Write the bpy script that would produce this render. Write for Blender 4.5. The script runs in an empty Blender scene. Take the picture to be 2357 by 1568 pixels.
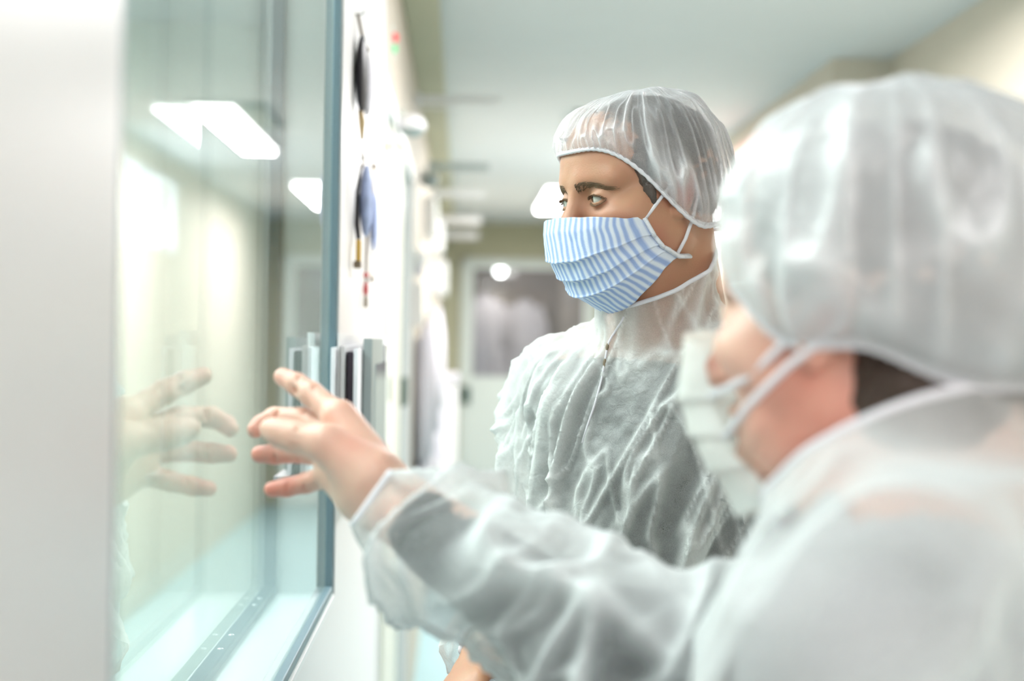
import bpy, bmesh, math, random
import numpy as np
from mathutils import Vector, Matrix

# ------------------------------------------------------------------ camera, world, lights, exposure
S = bpy.context.scene
COL = S.collection
FPX = 3273.0
cam_d = bpy.data.cameras.new('camera'); cam_d.lens = 50.0; cam_d.sensor_width = 36.0
cam = bpy.data.objects.new('camera', cam_d); COL.objects.link(cam)
YAW = math.atan(116.5/FPX); ROLL = math.radians(0.9)
_F = np.array([math.sin(YAW), math.cos(YAW), 0.0]); _R0 = np.array([math.cos(YAW), -math.sin(YAW), 0.0]); _Z = np.array([0, 0, 1.0])
_R = _R0*math.cos(ROLL)+_Z*math.sin(ROLL); _U = _Z*math.cos(ROLL)-_R0*math.sin(ROLL)
CAM = np.array([0, 0, 1.5])
cam.matrix_world = Matrix(((_R[0], _U[0], -_F[0], CAM[0]), (_R[1], _U[1], -_F[1], CAM[1]), (_R[2], _U[2], -_F[2], CAM[2]), (0, 0, 0, 1)))
cam_d.clip_start = 0.05; cam_d.clip_end = 100
cam_d.dof.use_dof = True; cam_d.dof.focus_distance = 1.66; cam_d.dof.aperture_fstop = 2.6
S.camera = cam
world = bpy.data.worlds.new('world'); S.world = world; world.use_nodes = True
world.node_tree.nodes['Background'].inputs[0].default_value = (0.93, 0.97, 1.0, 1)
world.node_tree.nodes['Background'].inputs[1].default_value = 5.0
S.view_settings.view_transform = 'Standard'; S.view_settings.look = 'None'
S.view_settings.gamma = 1.0; S.view_settings.use_curve_mapping = False
S.view_settings.exposure = 0.75
LAMP_W = 30.0           # watts of every ceiling lamp's light
ROOM_W = 7.2           # watts of the fill lamps added in the room behind the glass
CEIL = 2.55
# ceiling lamps of the corridor, with one added just behind the camera to light the people: (x, y near, y far)
LAMPS = [(0.735, 6.40, 7.95), (0.66, 9.55, 11.2), (0.735, 2.70, 4.12), (0.45, -1.5, -0.15), (0.735, -2.9, -1.9)]
S.cycles.use_adaptive_sampling = True; S.cycles.adaptive_threshold = 0.02; S.cycles.max_bounces = 9; S.cycles.diffuse_bounces = 4; S.cycles.glossy_bounces = 5
S.cycles.transparent_max_bounces = 18; S.cycles.transmission_bounces = 6
S.cycles.use_denoising = True; S.cycles.sample_clamp_indirect = 6.0
S.cycles.caustics_reflective = False; S.cycles.caustics_refractive = False


def P(px, py, y):
    """the point of the place at distance y down the corridor seen at photograph pixel px,py"""
    d = _F+_R*(px-1178.5)/FPX+_U*(784-py)/FPX
    return CAM+d*(y/d[1])


def lin(r, g, b):
    f = lambda c: (c/255/12.92) if c/255 <= 0.04045 else ((c/255+0.055)/1.055)**2.4
    return (f(r), f(g), f(b), 1)


POWER = [1.25, 1.2, 1.0, 0.36, 0.6]
for (lx, y0, y1), pw in zip(LAMPS, POWER):
    ld = bpy.data.lights.new('lamp_light', 'AREA'); ld.shape = 'RECTANGLE'; ld.size = 0.17; ld.size_y = (y1-y0)-0.06
    ld.energy = LAMP_W*pw; ld.color = (1.0, 0.975, 0.975); ld.spread = math.radians(175)
    lo = bpy.data.objects.new('lamp_light', ld); COL.objects.link(lo)
    lo.location = (lx, (y0+y1)/2, CEIL-0.035)
    lo.visible_camera = True
ROOM_FILL_LAMPS = [(-0.9, 1.5), (-2.0, 2.9)]  # unseen lamps, put in to brighten sill, glass and people from the left
for (lx, ly), pw in zip(ROOM_FILL_LAMPS, (1.0, 2.1)):
    ld = bpy.data.lights.new('lamp_light', 'AREA'); ld.shape = 'RECTANGLE'; ld.size = 0.8; ld.size_y = 2.0
    ld.energy = ROOM_W*pw; ld.color = (1.0, 0.97, 0.95); lo = bpy.data.objects.new('lamp_light', ld); COL.objects.link(lo); lo.location = (lx, ly, CEIL-0.035)


# ------------------------------------------------------------------ materials
def nt(name):
    m = bpy.data.materials.new(name); m.use_nodes = True
    return m, m.node_tree.nodes, m.node_tree.links


def mat(name, col, rough=0.5, spec=0.5, metal=0.0, bump=0.0, bscale=200.0, vary=0.0, vscale=3.0, emit=None, estr=0.0, coat=0.0):
    m, N, L = nt(name)
    b = N['Principled BSDF']; b.inputs['Base Color'].default_value = col
    b.inputs['Roughness'].default_value = rough; b.inputs['Specular IOR Level'].default_value = spec; b.inputs['Metallic'].default_value = metal
    if coat: b.inputs['Coat Weight'].default_value = coat; b.inputs['Coat Roughness'].default_value = 0.1
    tc = N.new('ShaderNodeTexCoord')
    if vary:
        n = N.new('ShaderNodeTexNoise'); n.inputs['Scale'].default_value = vscale; n.inputs['Detail'].default_value = 4
        L.new(tc.outputs['Object'], n.inputs['Vector'])
        r = N.new('ShaderNodeMapRange'); r.inputs[1].default_value = 0.3; r.inputs[2].default_value = 0.7
        r.inputs[3].default_value = 1-vary; r.inputs[4].default_value = 1.0
        L.new(n.outputs['Fac'], r.inputs[0])
        mx = N.new('ShaderNodeMix'); mx.data_type = 'RGBA'; mx.blend_type = 'MULTIPLY'; mx.inputs[0].default_value = 1
        mx.inputs[6].default_value = col; L.new(r.outputs[0], mx.inputs[7]); L.new(mx.outputs[2], b.inputs['Base Color'])
    if bump:
        n = N.new('ShaderNodeTexNoise'); n.inputs['Scale'].default_value = bscale
        L.new(tc.outputs['Object'], n.inputs['Vector'])
        bp = N.new('ShaderNodeBump'); bp.inputs['Strength'].default_value = bump; bp.inputs['Distance'].default_value = 0.002
        L.new(n.outputs['Fac'], bp.inputs['Height']); L.new(bp.outputs[0], b.inputs['Normal'])
    if emit: b.inputs['Emission Color'].default_value = emit; b.inputs['Emission Strength'].default_value = estr
    return m


def glass_mat(name, tint, gain=1.0):
    """thin clear pane: Schlick reflection of both faces; the ray leaves through the back face unhindered"""
    m, N, L = nt(name); N.remove(N['Principled BSDF']); out = N['Material Output']
    geo = N.new('ShaderNodeNewGeometry')
    dot = N.new('ShaderNodeVectorMath'); dot.operation = 'DOT_PRODUCT'
    L.new(geo.outputs['Incoming'], dot.inputs[0]); L.new(geo.outputs['Normal'], dot.inputs[1])

    def M(op, a, b=None):
        n = N.new('ShaderNodeMath'); n.operation = op
        for i, v in enumerate((a, b)):
            if v is None: continue
            if isinstance(v, (int, float)): n.inputs[i].default_value = v
            else: L.new(v, n.inputs[i])
        return n.outputs[0]
    c = M('ABSOLUTE', dot.outputs['Value']); k = M('POWER', M('SUBTRACT', 1.0, c), 5.0)
    f = M('ADD', 0.04, M('MULTIPLY', k, 0.96)); f2 = M('DIVIDE', M('MULTIPLY', f, 2.0), M('ADD', f, 1.0))
    f2 = M('MULTIPLY', f2, gain)
    fac = M('MULTIPLY', f2, M('SUBTRACT', 1.0, geo.outputs['Backfacing']))
    tr = N.new('ShaderNodeBsdfTransparent'); tr.inputs[0].default_value = tint
    gl = N.new('ShaderNodeBsdfGlossy'); gl.inputs['Roughness'].default_value = 0.0
    mx = N.new('ShaderNodeMixShader'); L.new(fac, mx.inputs[0]); L.new(tr.outputs[0], mx.inputs[1]); L.new(gl.outputs[0], mx.inputs[2])
    L.new(mx.outputs[0], out.inputs[0])
    return m


def cloth_mat(name, col, a0, a1, mott=0.25, mscale=25.0, gloss=0.12, rough=0.35, fold_gain=0.6, bump=0.8):
    """thin nonwoven fabric: partly see-through where you look straight on, denser at grazing view and in doubled folds"""
    m, N, L = nt(name); N.remove(N['Principled BSDF']); out = N['Material Output']
    tc = N.new('ShaderNodeTexCoord')
    lw = N.new('ShaderNodeLayerWeight'); lw.inputs[0].default_value = 0.55
    n1 = N.new('ShaderNodeTexNoise'); n1.inputs['Scale'].default_value = mscale; n1.inputs['Detail'].default_value = 6; L.new(tc.outputs['Object'], n1.inputs['Vector'])
    n2 = N.new('ShaderNodeTexNoise'); n2.inputs['Scale'].default_value = 900; n2.inputs['Detail'].default_value = 2; L.new(tc.outputs['Object'], n2.inputs['Vector'])
    at = N.new('ShaderNodeAttribute'); at.attribute_name = 'fold'

    def M(op, a, b=None, clamp=False):
        n = N.new('ShaderNodeMath'); n.operation = op; n.use_clamp = clamp
        for i, v in enumerate((a, b)):
            if v is None: continue
            if isinstance(v, (int, float)): n.inputs[i].default_value = v
            else: L.new(v, n.inputs[i])
        return n.outputs[0]
    al = M('ADD', M('MULTIPLY', M('POWER', lw.outputs['Facing'], 2.2), a1-a0), a0)
    al = M('ADD', al, M('MULTIPLY', M('SUBTRACT', n1.outputs['Fac'], 0.5), mott*2))
    al = M('ADD', al, M('MULTIPLY', M('SUBTRACT', n2.outputs['Fac'], 0.5), 0.25))
    al = M('ADD', al, M('MULTIPLY', at.outputs['Fac'], fold_gain), True)
    d = N.new('ShaderNodeBsdfDiffuse'); d.inputs[0].default_value = col
    t = N.new('ShaderNodeBsdfTranslucent'); t.inputs[0].default_value = col
    g = N.new('ShaderNodeBsdfGlossy'); g.inputs['Roughness'].default_value = rough; g.inputs[0].default_value = (1, 1, 1, 1)
    bp = N.new('ShaderNodeBump'); bp.inputs['Strength'].default_value = bump; bp.inputs['Distance'].default_value = 0.003
    n3 = N.new('ShaderNodeTexNoise'); n3.inputs['Scale'].default_value = 90; n3.inputs['Detail'].default_value = 5; n3.inputs['Distortion'].default_value = 1.0
    L.new(tc.outputs['Object'], n3.inputs['Vector']); L.new(n3.outputs['Fac'], bp.inputs['Height'])
    for s in (d, g): L.new(bp.outputs[0], s.inputs['Normal'])
    m1 = N.new('ShaderNodeMixShader'); m1.inputs[0].default_value = 0.35; L.new(d.outputs[0], m1.inputs[1]); L.new(t.outputs[0], m1.inputs[2])
    m2 = N.new('ShaderNodeMixShader'); m2.inputs[0].default_value = gloss; L.new(m1.outputs[0], m2.inputs[1]); L.new(g.outputs[0], m2.inputs[2])
    tr = N.new('ShaderNodeBsdfTransparent')
    m3 = N.new('ShaderNodeMixShader'); L.new(al, m3.inputs[0]); L.new(tr.outputs[0], m3.inputs[1]); L.new(m2.outputs[0], m3.inputs[2])
    L.new(m3.outputs[0], out.inputs[0])
    return m


def skin_mat(name, base, flush):
    m, N, L = nt(name); b = N['Principled BSDF']; b.inputs['Roughness'].default_value = 0.45
    b.inputs['Subsurface Weight'].default_value = 0.25; b.inputs['Subsurface Radius'].default_value = (0.012, 0.005, 0.003); b.inputs['Subsurface Scale'].default_value = 1.0
    tc = N.new('ShaderNodeTexCoord'); n = N.new('ShaderNodeTexNoise'); n.inputs['Scale'].default_value = 35; n.inputs['Detail'].default_value = 5
    L.new(tc.outputs['Object'], n.inputs['Vector'])
    at = N.new('ShaderNodeAttribute'); at.attribute_name = 'flush'
    ad = N.new('ShaderNodeMath'); ad.operation = 'MULTIPLY_ADD'; L.new(n.outputs['Fac'], ad.inputs[0]); ad.inputs[1].default_value = 0.6; ad.inputs[2].default_value = -0.15
    a2 = N.new('ShaderNodeMath'); a2.operation = 'ADD'; a2.use_clamp = True; L.new(ad.outputs[0], a2.inputs[0]); L.new(at.outputs['Fac'], a2.inputs[1])
    mx = N.new('ShaderNodeMix'); mx.data_type = 'RGBA'; mx.inputs[6].default_value = base; mx.inputs[7].default_value = flush
    L.new(a2.outputs[0], mx.inputs[0]); L.new(mx.outputs[2], b.inputs['Base Color'])
    n2 = N.new('ShaderNodeTexNoise'); n2.inputs['Scale'].default_value = 500; n2.inputs['Detail'].default_value = 3; L.new(tc.outputs['Object'], n2.inputs['Vector'])
    bp = N.new('ShaderNodeBump'); bp.inputs['Strength'].default_value = 0.25; bp.inputs['Distance'].default_value = 0.0008
    L.new(n2.outputs['Fac'], bp.inputs['Height']); L.new(bp.outputs[0], b.inputs['Normal'])
    return m


def stripe_mat(name):
    m, N, L = nt(name); b = N['Principled BSDF']; b.inputs['Roughness'].default_value = 0.85; b.inputs['Specular IOR Level'].default_value = 0.1
    uv = N.new('ShaderNodeUVMap'); sp = N.new('ShaderNodeSeparateXYZ'); L.new(uv.outputs[0], sp.inputs[0])
    n = N.new('ShaderNodeTexNoise'); n.inputs['Scale'].default_value = 60; tc = N.new('ShaderNodeTexCoord'); L.new(tc.outputs['Object'], n.inputs['Vector'])
    s = N.new('ShaderNodeMath'); s.operation = 'MULTIPLY_ADD'; s.inputs[1].default_value = 2*math.pi*25; L.new(sp.outputs[0], s.inputs[0])
    nn = N.new('ShaderNodeMath'); nn.operation = 'MULTIPLY'; nn.inputs[1].default_value = 1.2; L.new(n.outputs['Fac'], nn.inputs[0]); L.new(nn.outputs[0], s.inputs[2])
    c = N.new('ShaderNodeMath'); c.operation = 'SINE'; L.new(s.outputs[0], c.inputs[0])
    r = N.new('ShaderNodeMapRange'); r.inputs[1].default_value = -0.7; r.inputs[2].default_value = 0.7; L.new(c.outputs[0], r.inputs[0])
    mx = N.new('ShaderNodeMix'); mx.data_type = 'RGBA'; mx.inputs[6].default_value = lin(226, 234, 247); mx.inputs[7].default_value = lin(160, 182, 226)
    L.new(r.outputs[0], mx.inputs[0]); L.new(mx.outputs[2], b.inputs['Base Color'])
    w = N.new('ShaderNodeTexNoise'); w.inputs['Scale'].default_value = 700; L.new(tc.outputs['Object'], w.inputs['Vector'])
    bp = N.new('ShaderNodeBump'); bp.inputs['Strength'].default_value = 0.5; bp.inputs['Distance'].default_value = 0.0008
    L.new(w.outputs['Fac'], bp.inputs['Height']); L.new(bp.outputs[0], b.inputs['Normal'])
    return m


M = dict(
    wall_white=mat('white_wall_panel', lin(226, 223, 224), 0.35, bump=0.05, bscale=40),
    wall_beige=mat('beige_wall_paint', lin(216, 208, 192), 0.6, vary=0.05),
    wall_olive=mat('olive_wall_paint', lin(176, 174, 148), 0.6, vary=0.06),
    wall_far=mat('greige_wall_paint', lin(192, 183, 170), 0.6, vary=0.05),
    wall_green=mat('pale_green_wall_paint', lin(234, 236, 222), 0.6, vary=0.04),
    ceiling=mat('ceiling_paint', lin(214, 217, 219), 0.7, vary=0.03),
    floor=mat('teal_vinyl_floor', lin(165, 203, 210), 0.3, vary=0.08, vscale=6),
    sill=mat('white_sill', lin(232, 240, 238), 0.3),
    seal=mat('blue_grey_window_seal', lin(104, 128, 138), 0.4),
    seal_dark=mat('dark_window_seal', lin(50, 70, 78), 0.4),
    steel=mat('brushed_steel', lin(190, 194, 196), 0.3, metal=0.9),
    white=mat('white_enamel', lin(228, 228, 230), 0.35),
    plastic_grey=mat('grey_plastic', lin(150, 162, 162), 0.4),
    grey_light=mat('light_grey_paint', lin(205, 212, 206), 0.5),
    beige_post=mat('beige_post', lin(222, 222, 212), 0.5),
    green_glass=mat('green_grey_glazing', lin(150, 168, 160), 0.15),
    dark_green=mat('dark_green_plastic', lin(52, 80, 72), 0.4),
    dark=mat('near_black_plastic', lin(38, 36, 44), 0.5),
    purple_dark=mat('dark_purple_cover', lin(48, 36, 52), 0.5),
    tan=mat('tan_strap', lin(205, 180, 135), 0.7),
    brown=mat('brown_cord', lin(130, 115, 95), 0.7),
    ochre=mat('ochre_tag', lin(205, 165, 70), 0.5),
    red=mat('red_plastic', lin(190, 40, 45), 0.4),
    green=mat('green_plastic', lin(60, 175, 115), 0.4),
    yellow=mat('yellow_plastic', lin(225, 210, 120), 0.5),
    blue_cloth=mat('blue_white_cloth', lin(170, 185, 225), 0.8, bump=0.3, bscale=60, vary=0.3, vscale=40),
    paper=mat('white_paper', lin(244, 244, 250), 0.7),
    lilac=mat('lilac_white_cloth', lin(204, 202, 212), 0.8, bump=0.4, bscale=30),
    dim_coat=mat('grey_mauve_cloth', lin(176, 166, 170), 0.8),
    alcove=mat('brown_grey_wall', lin(135, 122, 118), 0.7, vary=0.25, vscale=2),
    shirt=mat('dark_grey_knit', lin(66, 67, 66), 0.9, bump=0.4, bscale=300, vary=0.2, vscale=20),
    tunic=mat('pale_grey_tunic', lin(176, 178, 180), 0.9),
    shirt_b=mat('grey_knit', lin(62, 66, 66), 0.9, bump=0.4, bscale=300, vary=0.2, vscale=20),
    trousers=mat('dark_trousers', lin(60, 62, 66), 0.9),
    shoe=mat('white_clog', lin(220, 220, 220), 0.5),
    hair=mat('dark_brown_hair', lin(88, 78, 72), 0.55, bump=0.8, bscale=260, vary=0.4, vscale=60),
    hair_b=mat('brown_hair', lin(66, 48, 38), 0.55, bump=0.8, bscale=260, vary=0.4, vscale=60),
    skin=skin_mat('tan_skin', lin(190, 145, 115), lin(192, 116, 100)),
    skin_b=skin_mat('ruddy_skin', lin(226, 188, 168), lin(208, 128, 112)),
    sclera=mat('eye_white', lin(204, 202, 192), 0.1, coat=0.8),
    iris=mat('brown_iris', lin(70, 58, 44), 0.1, coat=0.8),
    pupil=mat('pupil', lin(12, 12, 12), 0.05, coat=1.0),
    brow=mat('eyebrow_hair', lin(120, 96, 72), 0.7),
    stripes=stripe_mat('blue_white_striped_cotton'),
    binding=mat('white_cotton_binding', lin(236, 236, 242), 0.85, bump=0.6, bscale=400),
    elastic=mat('white_elastic', lin(232, 230, 236), 0.8, bump=0.3, bscale=600),
    gown=cloth_mat('sheer_nonwoven_gown', lin(242, 244, 243), 0.42, 1.0, mott=0.45, mscale=7, gloss=0.05),
    gown_b=cloth_mat('nonwoven_gown', lin(240, 243, 244), 0.25, 1.0, mott=0.42, mscale=6, gloss=0.04, rough=0.5),
    cap=cloth_mat('sheer_nonwoven_cap', lin(246, 244, 248), 0.30, 1.0, mott=0.15, mscale=30, gloss=0.10, rough=0.35, fold_gain=0.85),
    cap_b=cloth_mat('nonwoven_cap', lin(242, 243, 246), 0.60, 1.0, mott=0.2, mscale=20),
    mask_b=cloth_mat('white_nonwoven_mask', lin(236, 242, 240), 0.85, 1.0, mott=0.05),
    glass=glass_mat('window_glass', (0.945, 0.972, 0.966, 1), 0.9),
    lamp=mat('lamp_diffuser', lin(250, 250, 250), 0.5, emit=(1, 1, 0.985, 1), estr=6.0),
    clear=glass_mat('clear_acrylic', (0.95, 0.97, 0.98, 1)),
)


# ------------------------------------------------------------------ object helpers
def link(name, me, m=None, parent=None, smooth=False):
    o = bpy.data.objects.new(name, me); COL.objects.link(o)
    if m is not None: me.materials.append(m)
    if smooth: me.polygons.foreach_set('use_smooth', [True]*len(me.polygons))
    if parent is not None: o.parent = parent; o.matrix_parent_inverse = Matrix.Translation(-Vector(parent.location))
    return o


def npmesh(name, V, F):
    me = bpy.data.meshes.new(name); V = np.asarray(V, np.float32); F = np.asarray(F, np.int32)
    k = F.shape[1]
    me.vertices.add(len(V)); me.vertices.foreach_set('co', V.ravel())
    me.loops.add(F.size); me.loops.foreach_set('vertex_index', F.ravel())
    me.polygons.add(len(F)); me.polygons.foreach_set('loop_start', np.arange(0, F.size, k, dtype=np.int32))
    me.polygons.foreach_set('loop_total', np.full(len(F), k, np.int32))
    me.update(calc_edges=True); me.validate()
    return me


def bmobj(name, bm, m, parent=None, smooth=False):
    me = bpy.data.meshes.new(name); bm.normal_update(); bm.to_mesh(me); bm.free()
    return link(name, me, m, parent, smooth)


def add_box(bm, x0, x1, y0, y1, z0, z1, bev=0.0):
    r = bmesh.ops.create_cube(bm, size=1.0)
    for v in r['verts']:
        v.co = Vector(((x0+x1)/2+v.co.x*(x1-x0), (y0+y1)/2+v.co.y*(y1-y0), (z0+z1)/2+v.co.z*(z1-z0)))
    if bev:
        es = list({e for v in r['verts'] for e in v.link_edges})
        bmesh.ops.bevel(bm, geom=es, offset=bev, segments=2, affect='EDGES', profile=0.5)


def box(name, x0, x1, y0, y1, z0, z1, m, parent=None, bev=0.0):
    bm = bmesh.new(); add_box(bm, x0, x1, y0, y1, z0, z1, bev)
    return bmobj(name, bm, m, parent)


def struct(o, label=None):
    o['kind'] = 'structure'
    if label: o['label'] = label
    return o


def tag(o, label, cat, group=None):
    o['label'] = label; o['category'] = cat
    if group: o['group'] = group
    return o


def empty(name, loc, label, cat, group=None):
    o = bpy.data.objects.new(name, None); COL.objects.link(o); o.location = loc; o.empty_display_size = 0.1
    return tag(o, label, cat, group)


def tube_mesh(pts, rad, seg=10, closed=False, flat=1.0, cap=True):
    """tube along pts; rad number or list; flat squeezes the second axis"""
    pts = [np.array(p, float) for p in pts]; n = len(pts)
    rad = [rad]*n if isinstance(rad, (int, float)) else list(rad)
    V = []; F = []
    up = None
    for i in range(n):
        a = pts[(i-1) % n] if (closed or i > 0) else pts[i]; b = pts[(i+1) % n] if (closed or i < n-1) else pts[i]
        t = b-a; t /= (np.linalg.norm(t)+1e-9)
        if up is None:
            up = np.array([0, 0, 1.0]) if abs(t[2]) < 0.9 else np.array([1.0, 0, 0])
        s = np.cross(t, up); s /= np.linalg.norm(s)+1e-9; up = np.cross(s, t)
        for k in range(seg):
            a_ = 2*math.pi*k/seg
            V.append(pts[i]+rad[i]*(math.cos(a_)*s+math.sin(a_)*up*flat))
    m_ = n if closed else n-1
    for i in range(m_):
        for k in range(seg):
            a = i*seg+k; b = i*seg+(k+1) % seg; c = ((i+1) % n)*seg+(k+1) % seg; d = ((i+1) % n)*seg+k
            F.append((a, b, c, d))
    return V, F


def tube(name, pts, rad, m, parent=None, seg=10, closed=False, flat=1.0):
    V, F = tube_mesh(pts, rad, seg, closed, flat)
    me = bpy.data.meshes.new(name)
    FF = list(F)
    if not closed:
        FF.append(tuple(range(seg))[::-1]); k = len(V)-seg; FF.append(tuple(range(k, k+seg)))
    me.from_pydata([tuple(v) for v in V], [], FF)
    return link(name, me, m, parent, True)


def ellip(name, c, r, m, parent=None, seg=24, cut_below=None, cut_above=None, rotz=0.0):
    bm = bmesh.new(); bmesh.ops.create_uvsphere(bm, u_segments=seg, v_segments=seg//2, radius=1)
    for v in bm.verts: v.co = Matrix.Rotation(rotz, 3, 'Z') @ Vector((v.co.x*r[0], v.co.y*r[1], v.co.z*r[2]))+Vector(c)
    g = lambda: bm.verts[:]+bm.edges[:]+bm.faces[:]
    if cut_below is not None: bmesh.ops.bisect_plane(bm, geom=g(), plane_co=(0, 0, cut_below), plane_no=(0, 0, -1), clear_outer=True)
    if cut_above is not None: bmesh.ops.bisect_plane(bm, geom=g(), plane_co=(0, 0, cut_above), plane_no=(0, 0, 1), clear_outer=True)
    bmesh.ops.holes_fill(bm, edges=[e for e in bm.edges if e.is_boundary], sides=0)
    return bmobj(name, bm, m, parent, True)


# ------------------------------------------------------------------ noise and implicit surfaces (numpy)
def _hash(i, j, k, seed):
    h = (i.astype(np.int64)*374761393+j.astype(np.int64)*668265263+k.astype(np.int64)*2147483647+seed*1274126177) & 0xffffffff
    h = ((h ^ (h >> 13))*1274126177) & 0xffffffff
    return ((h ^ (h >> 16)) & 0xffff)/32767.5-1.0


def noise(Q, seed=0):
    Q = np.asarray(Q, float); I = np.floor(Q).astype(np.int64); f = Q-I; u = f*f*f*(f*(f*6-15)+10); o = 0
    for a in (0, 1):
        for b in (0, 1):
            for c in (0, 1):
                w = (u[:, 0] if a else 1-u[:, 0])*(u[:, 1] if b else 1-u[:, 1])*(u[:, 2] if c else 1-u[:, 2])
                o = o+w*_hash(I[:, 0]+a, I[:, 1]+b, I[:, 2]+c, seed)
    return o


def unit(v):
    v = np.array(v, float); return v/np.linalg.norm(v)


def folds(V, d, fa, fl, seed, sharp=3.0, warp=0.5):
    """ridged noise stretched along d: crests 0..1"""
    d = unit(d); s = np.cross(d, [0.31, 0.9, 0.12]); s = unit(s); t = np.cross(d, s)
    a = V@d; b = V@s; c = V@t
    Q = np.stack([a*fl, b*fa, c*fa], 1)
    W = np.stack([noise(Q*0.6+7.3, seed+11), noise(Q*0.6+3.1, seed+12), noise(Q*0.6+1.7, seed+13)], 1)
    n = noise(Q+W*warp, seed)
    return np.clip(1-np.abs(n)*1.6, 0, 1)**sharp


def axis_pts(lo, hi, fine, hf, hc):
    """grid coordinates from lo to hi, step hc, but step hf inside each fine range"""
    p = [lo]
    while p[-1] < hi:
        x = p[-1]; h = hc
        for k, (a, b) in enumerate(fine):
            hh = hf[k] if isinstance(hf, (list, tuple)) else hf
            if a <= x < b: h = min(h, hh)
            elif x < a and x+h > a: h = max(a-x, 1e-4)
        p.append(x+h)
    return np.array(p)


class Field:
    def __init__(s, xs, ys, zs):
        s.x, s.y, s.z = xs, ys, zs; s.F = np.full((len(xs), len(ys), len(zs)), 0.5, np.float32)

    def _slice(s, lo, hi):
        return tuple(slice(int(np.searchsorted(a, l)), int(np.searchsorted(a, h))) for a, l, h in zip((s.x, s.y, s.z), lo, hi))

    def _pts(s, sl):
        return s.x[sl[0]][:, None, None], s.y[sl[1]][None, :, None], s.z[sl[2]][None, None, :]

    def _mix(s, sl, d, k, op):
        F = s.F[sl]
        if op == 'add':
            if k > 0:
                h = np.clip(0.5+0.5*(F-d)/k, 0, 1); r = F*(1-h)+d*h-k*h*(1-h)
            else: r = np.minimum(F, d)
        else:
            if k > 0:
                h = np.clip(0.5-0.5*(F+d)/k, 0, 1); r = F*(1-h)-d*h+k*h*(1-h)
            else: r = np.maximum(F, -d)
        s.F[sl] = r

    def ell(s, c, r, R=None, k=0.01, op='add'):
        c = np.array(c, float); r = np.array(r, float); e = r.max()+k+0.03
        sl = s._slice(c-e, c+e); X, Y, Z = s._pts(sl)
        if 0 in (X.size, Y.size, Z.size): return
        dx, dy, dz = X-c[0], Y-c[1], Z-c[2]
        R = np.eye(3) if R is None else R      # columns = local axes
        q = [(dx*R[0, i]+dy*R[1, i]+dz*R[2, i]) for i in range(3)]
        k0 = np.sqrt(sum((q[i]/r[i])**2 for i in range(3))); k1 = np.sqrt(sum((q[i]/r[i]**2)**2 for i in range(3)))+1e-9
        s._mix(sl, k0*(k0-1)/k1, k, op)

    def cap(s, a, b, ra, rb, k=0.01, op='add', flat=None, fr=1.0):
        """cone-capsule; flat = direction along which the cross-section is scaled by fr"""
        a = np.array(a, float); b = np.array(b, float); e = max(ra, rb)*max(1, fr)+k+0.03
        sl = s._slice(np.minimum(a, b)-e, np.maximum(a, b)+e); X, Y, Z = s._pts(sl)
        if 0 in (X.size, Y.size, Z.size): return
        ab = b-a; L2 = ab@ab+1e-12
        dx, dy, dz = X-a[0], Y-a[1], Z-a[2]
        t = np.clip((dx*ab[0]+dy*ab[1]+dz*ab[2])/L2, 0, 1)
        vx, vy, vz = dx-t*ab[0], dy-t*ab[1], dz-t*ab[2]
        r = ra+(rb-ra)*t
        if flat is None: d = np.sqrt(vx*vx+vy*vy+vz*vz)-r
        else:
            n = unit(flat); w = vx*n[0]+vy*n[1]+vz*n[2]; rest = np.maximum(vx*vx+vy*vy+vz*vz-w*w, 0)
            q = np.sqrt(rest/(r*r)+(w*w)/((r*fr)**2)); d = (q-1)*r*min(1, fr)
        s._mix(sl, d, k, op)

    def chain(s, pts, rs, k=0.01, flat=None, fr=1.0):
        for i in range(len(pts)-1): s.cap(pts[i], pts[i+1], rs[i], rs[i+1], k, 'add', flat, fr)

    def mesh(s):
        F = s.F; ins = F < 0; nx, ny, nz = F.shape
        cnt = np.zeros((nx-1, ny-1, nz-1), np.int8)
        for a in (0, 1):
            for b in (0, 1):
                for c in (0, 1): cnt += ins[a:nx-1+a, b:ny-1+b, c:nz-1+c]
        I, J, K = np.nonzero((cnt > 0) & (cnt < 8)); n = len(I)
        idx = np.full(cnt.shape, -1, np.int32); idx[I, J, K] = np.arange(n)
        acc = np.zeros((n, 3)); w = np.zeros(n)
        g = (s.x, s.y, s.z)
        for ax in range(3):
            o1, o2 = [a for a in range(3) if a != ax]
            for p in (0, 1):
                for q in (0, 1):
                    A = [I, J, K]; A = [x.copy() for x in A]; A[o1] += p; A[o2] += q; B = [x.copy() for x in A]; B[ax] += 1
                    fa = F[A[0], A[1], A[2]]; fb = F[B[0], B[1], B[2]]; m = (fa < 0) != (fb < 0)
                    t = np.where(m, fa/np.where(m, fa-fb, 1), 0)
                    for c in range(3):
                        pa = g[c][A[c]]; pb = g[c][B[c]]; acc[m, c] += (pa+(pb-pa)*t)[m]
                    w[m] += 1
        V = acc/w[:, None]
        Q = []
        for ax in range(3):
            o1, o2 = [(1, 2), (2, 0), (0, 1)][ax]
            sa = [slice(None)]*3; sb = [slice(None)]*3; sa[ax] = slice(0, -1); sb[ax] = slice(1, None)
            ch = ins[tuple(sa)] != ins[tuple(sb)]; E = np.array(np.nonzero(ch))
            ok = (E[o1] > 0) & (E[o2] > 0) & (E[o1] < F.shape[o1]-1) & (E[o2] < F.shape[o2]-1); E = E[:, ok]
            a = E.copy(); b = E.copy(); b[o1] -= 1; c = b.copy(); c[o2] -= 1; d = E.copy(); d[o2] -= 1
            q = np.stack([idx[tuple(v)] for v in (a, b, c, d)], 1)
            inside_first = ins[tuple(E)]
            q[~inside_first] = q[~inside_first][:, ::-1]
            Q.append(q)
        return V, np.concatenate(Q)


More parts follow.
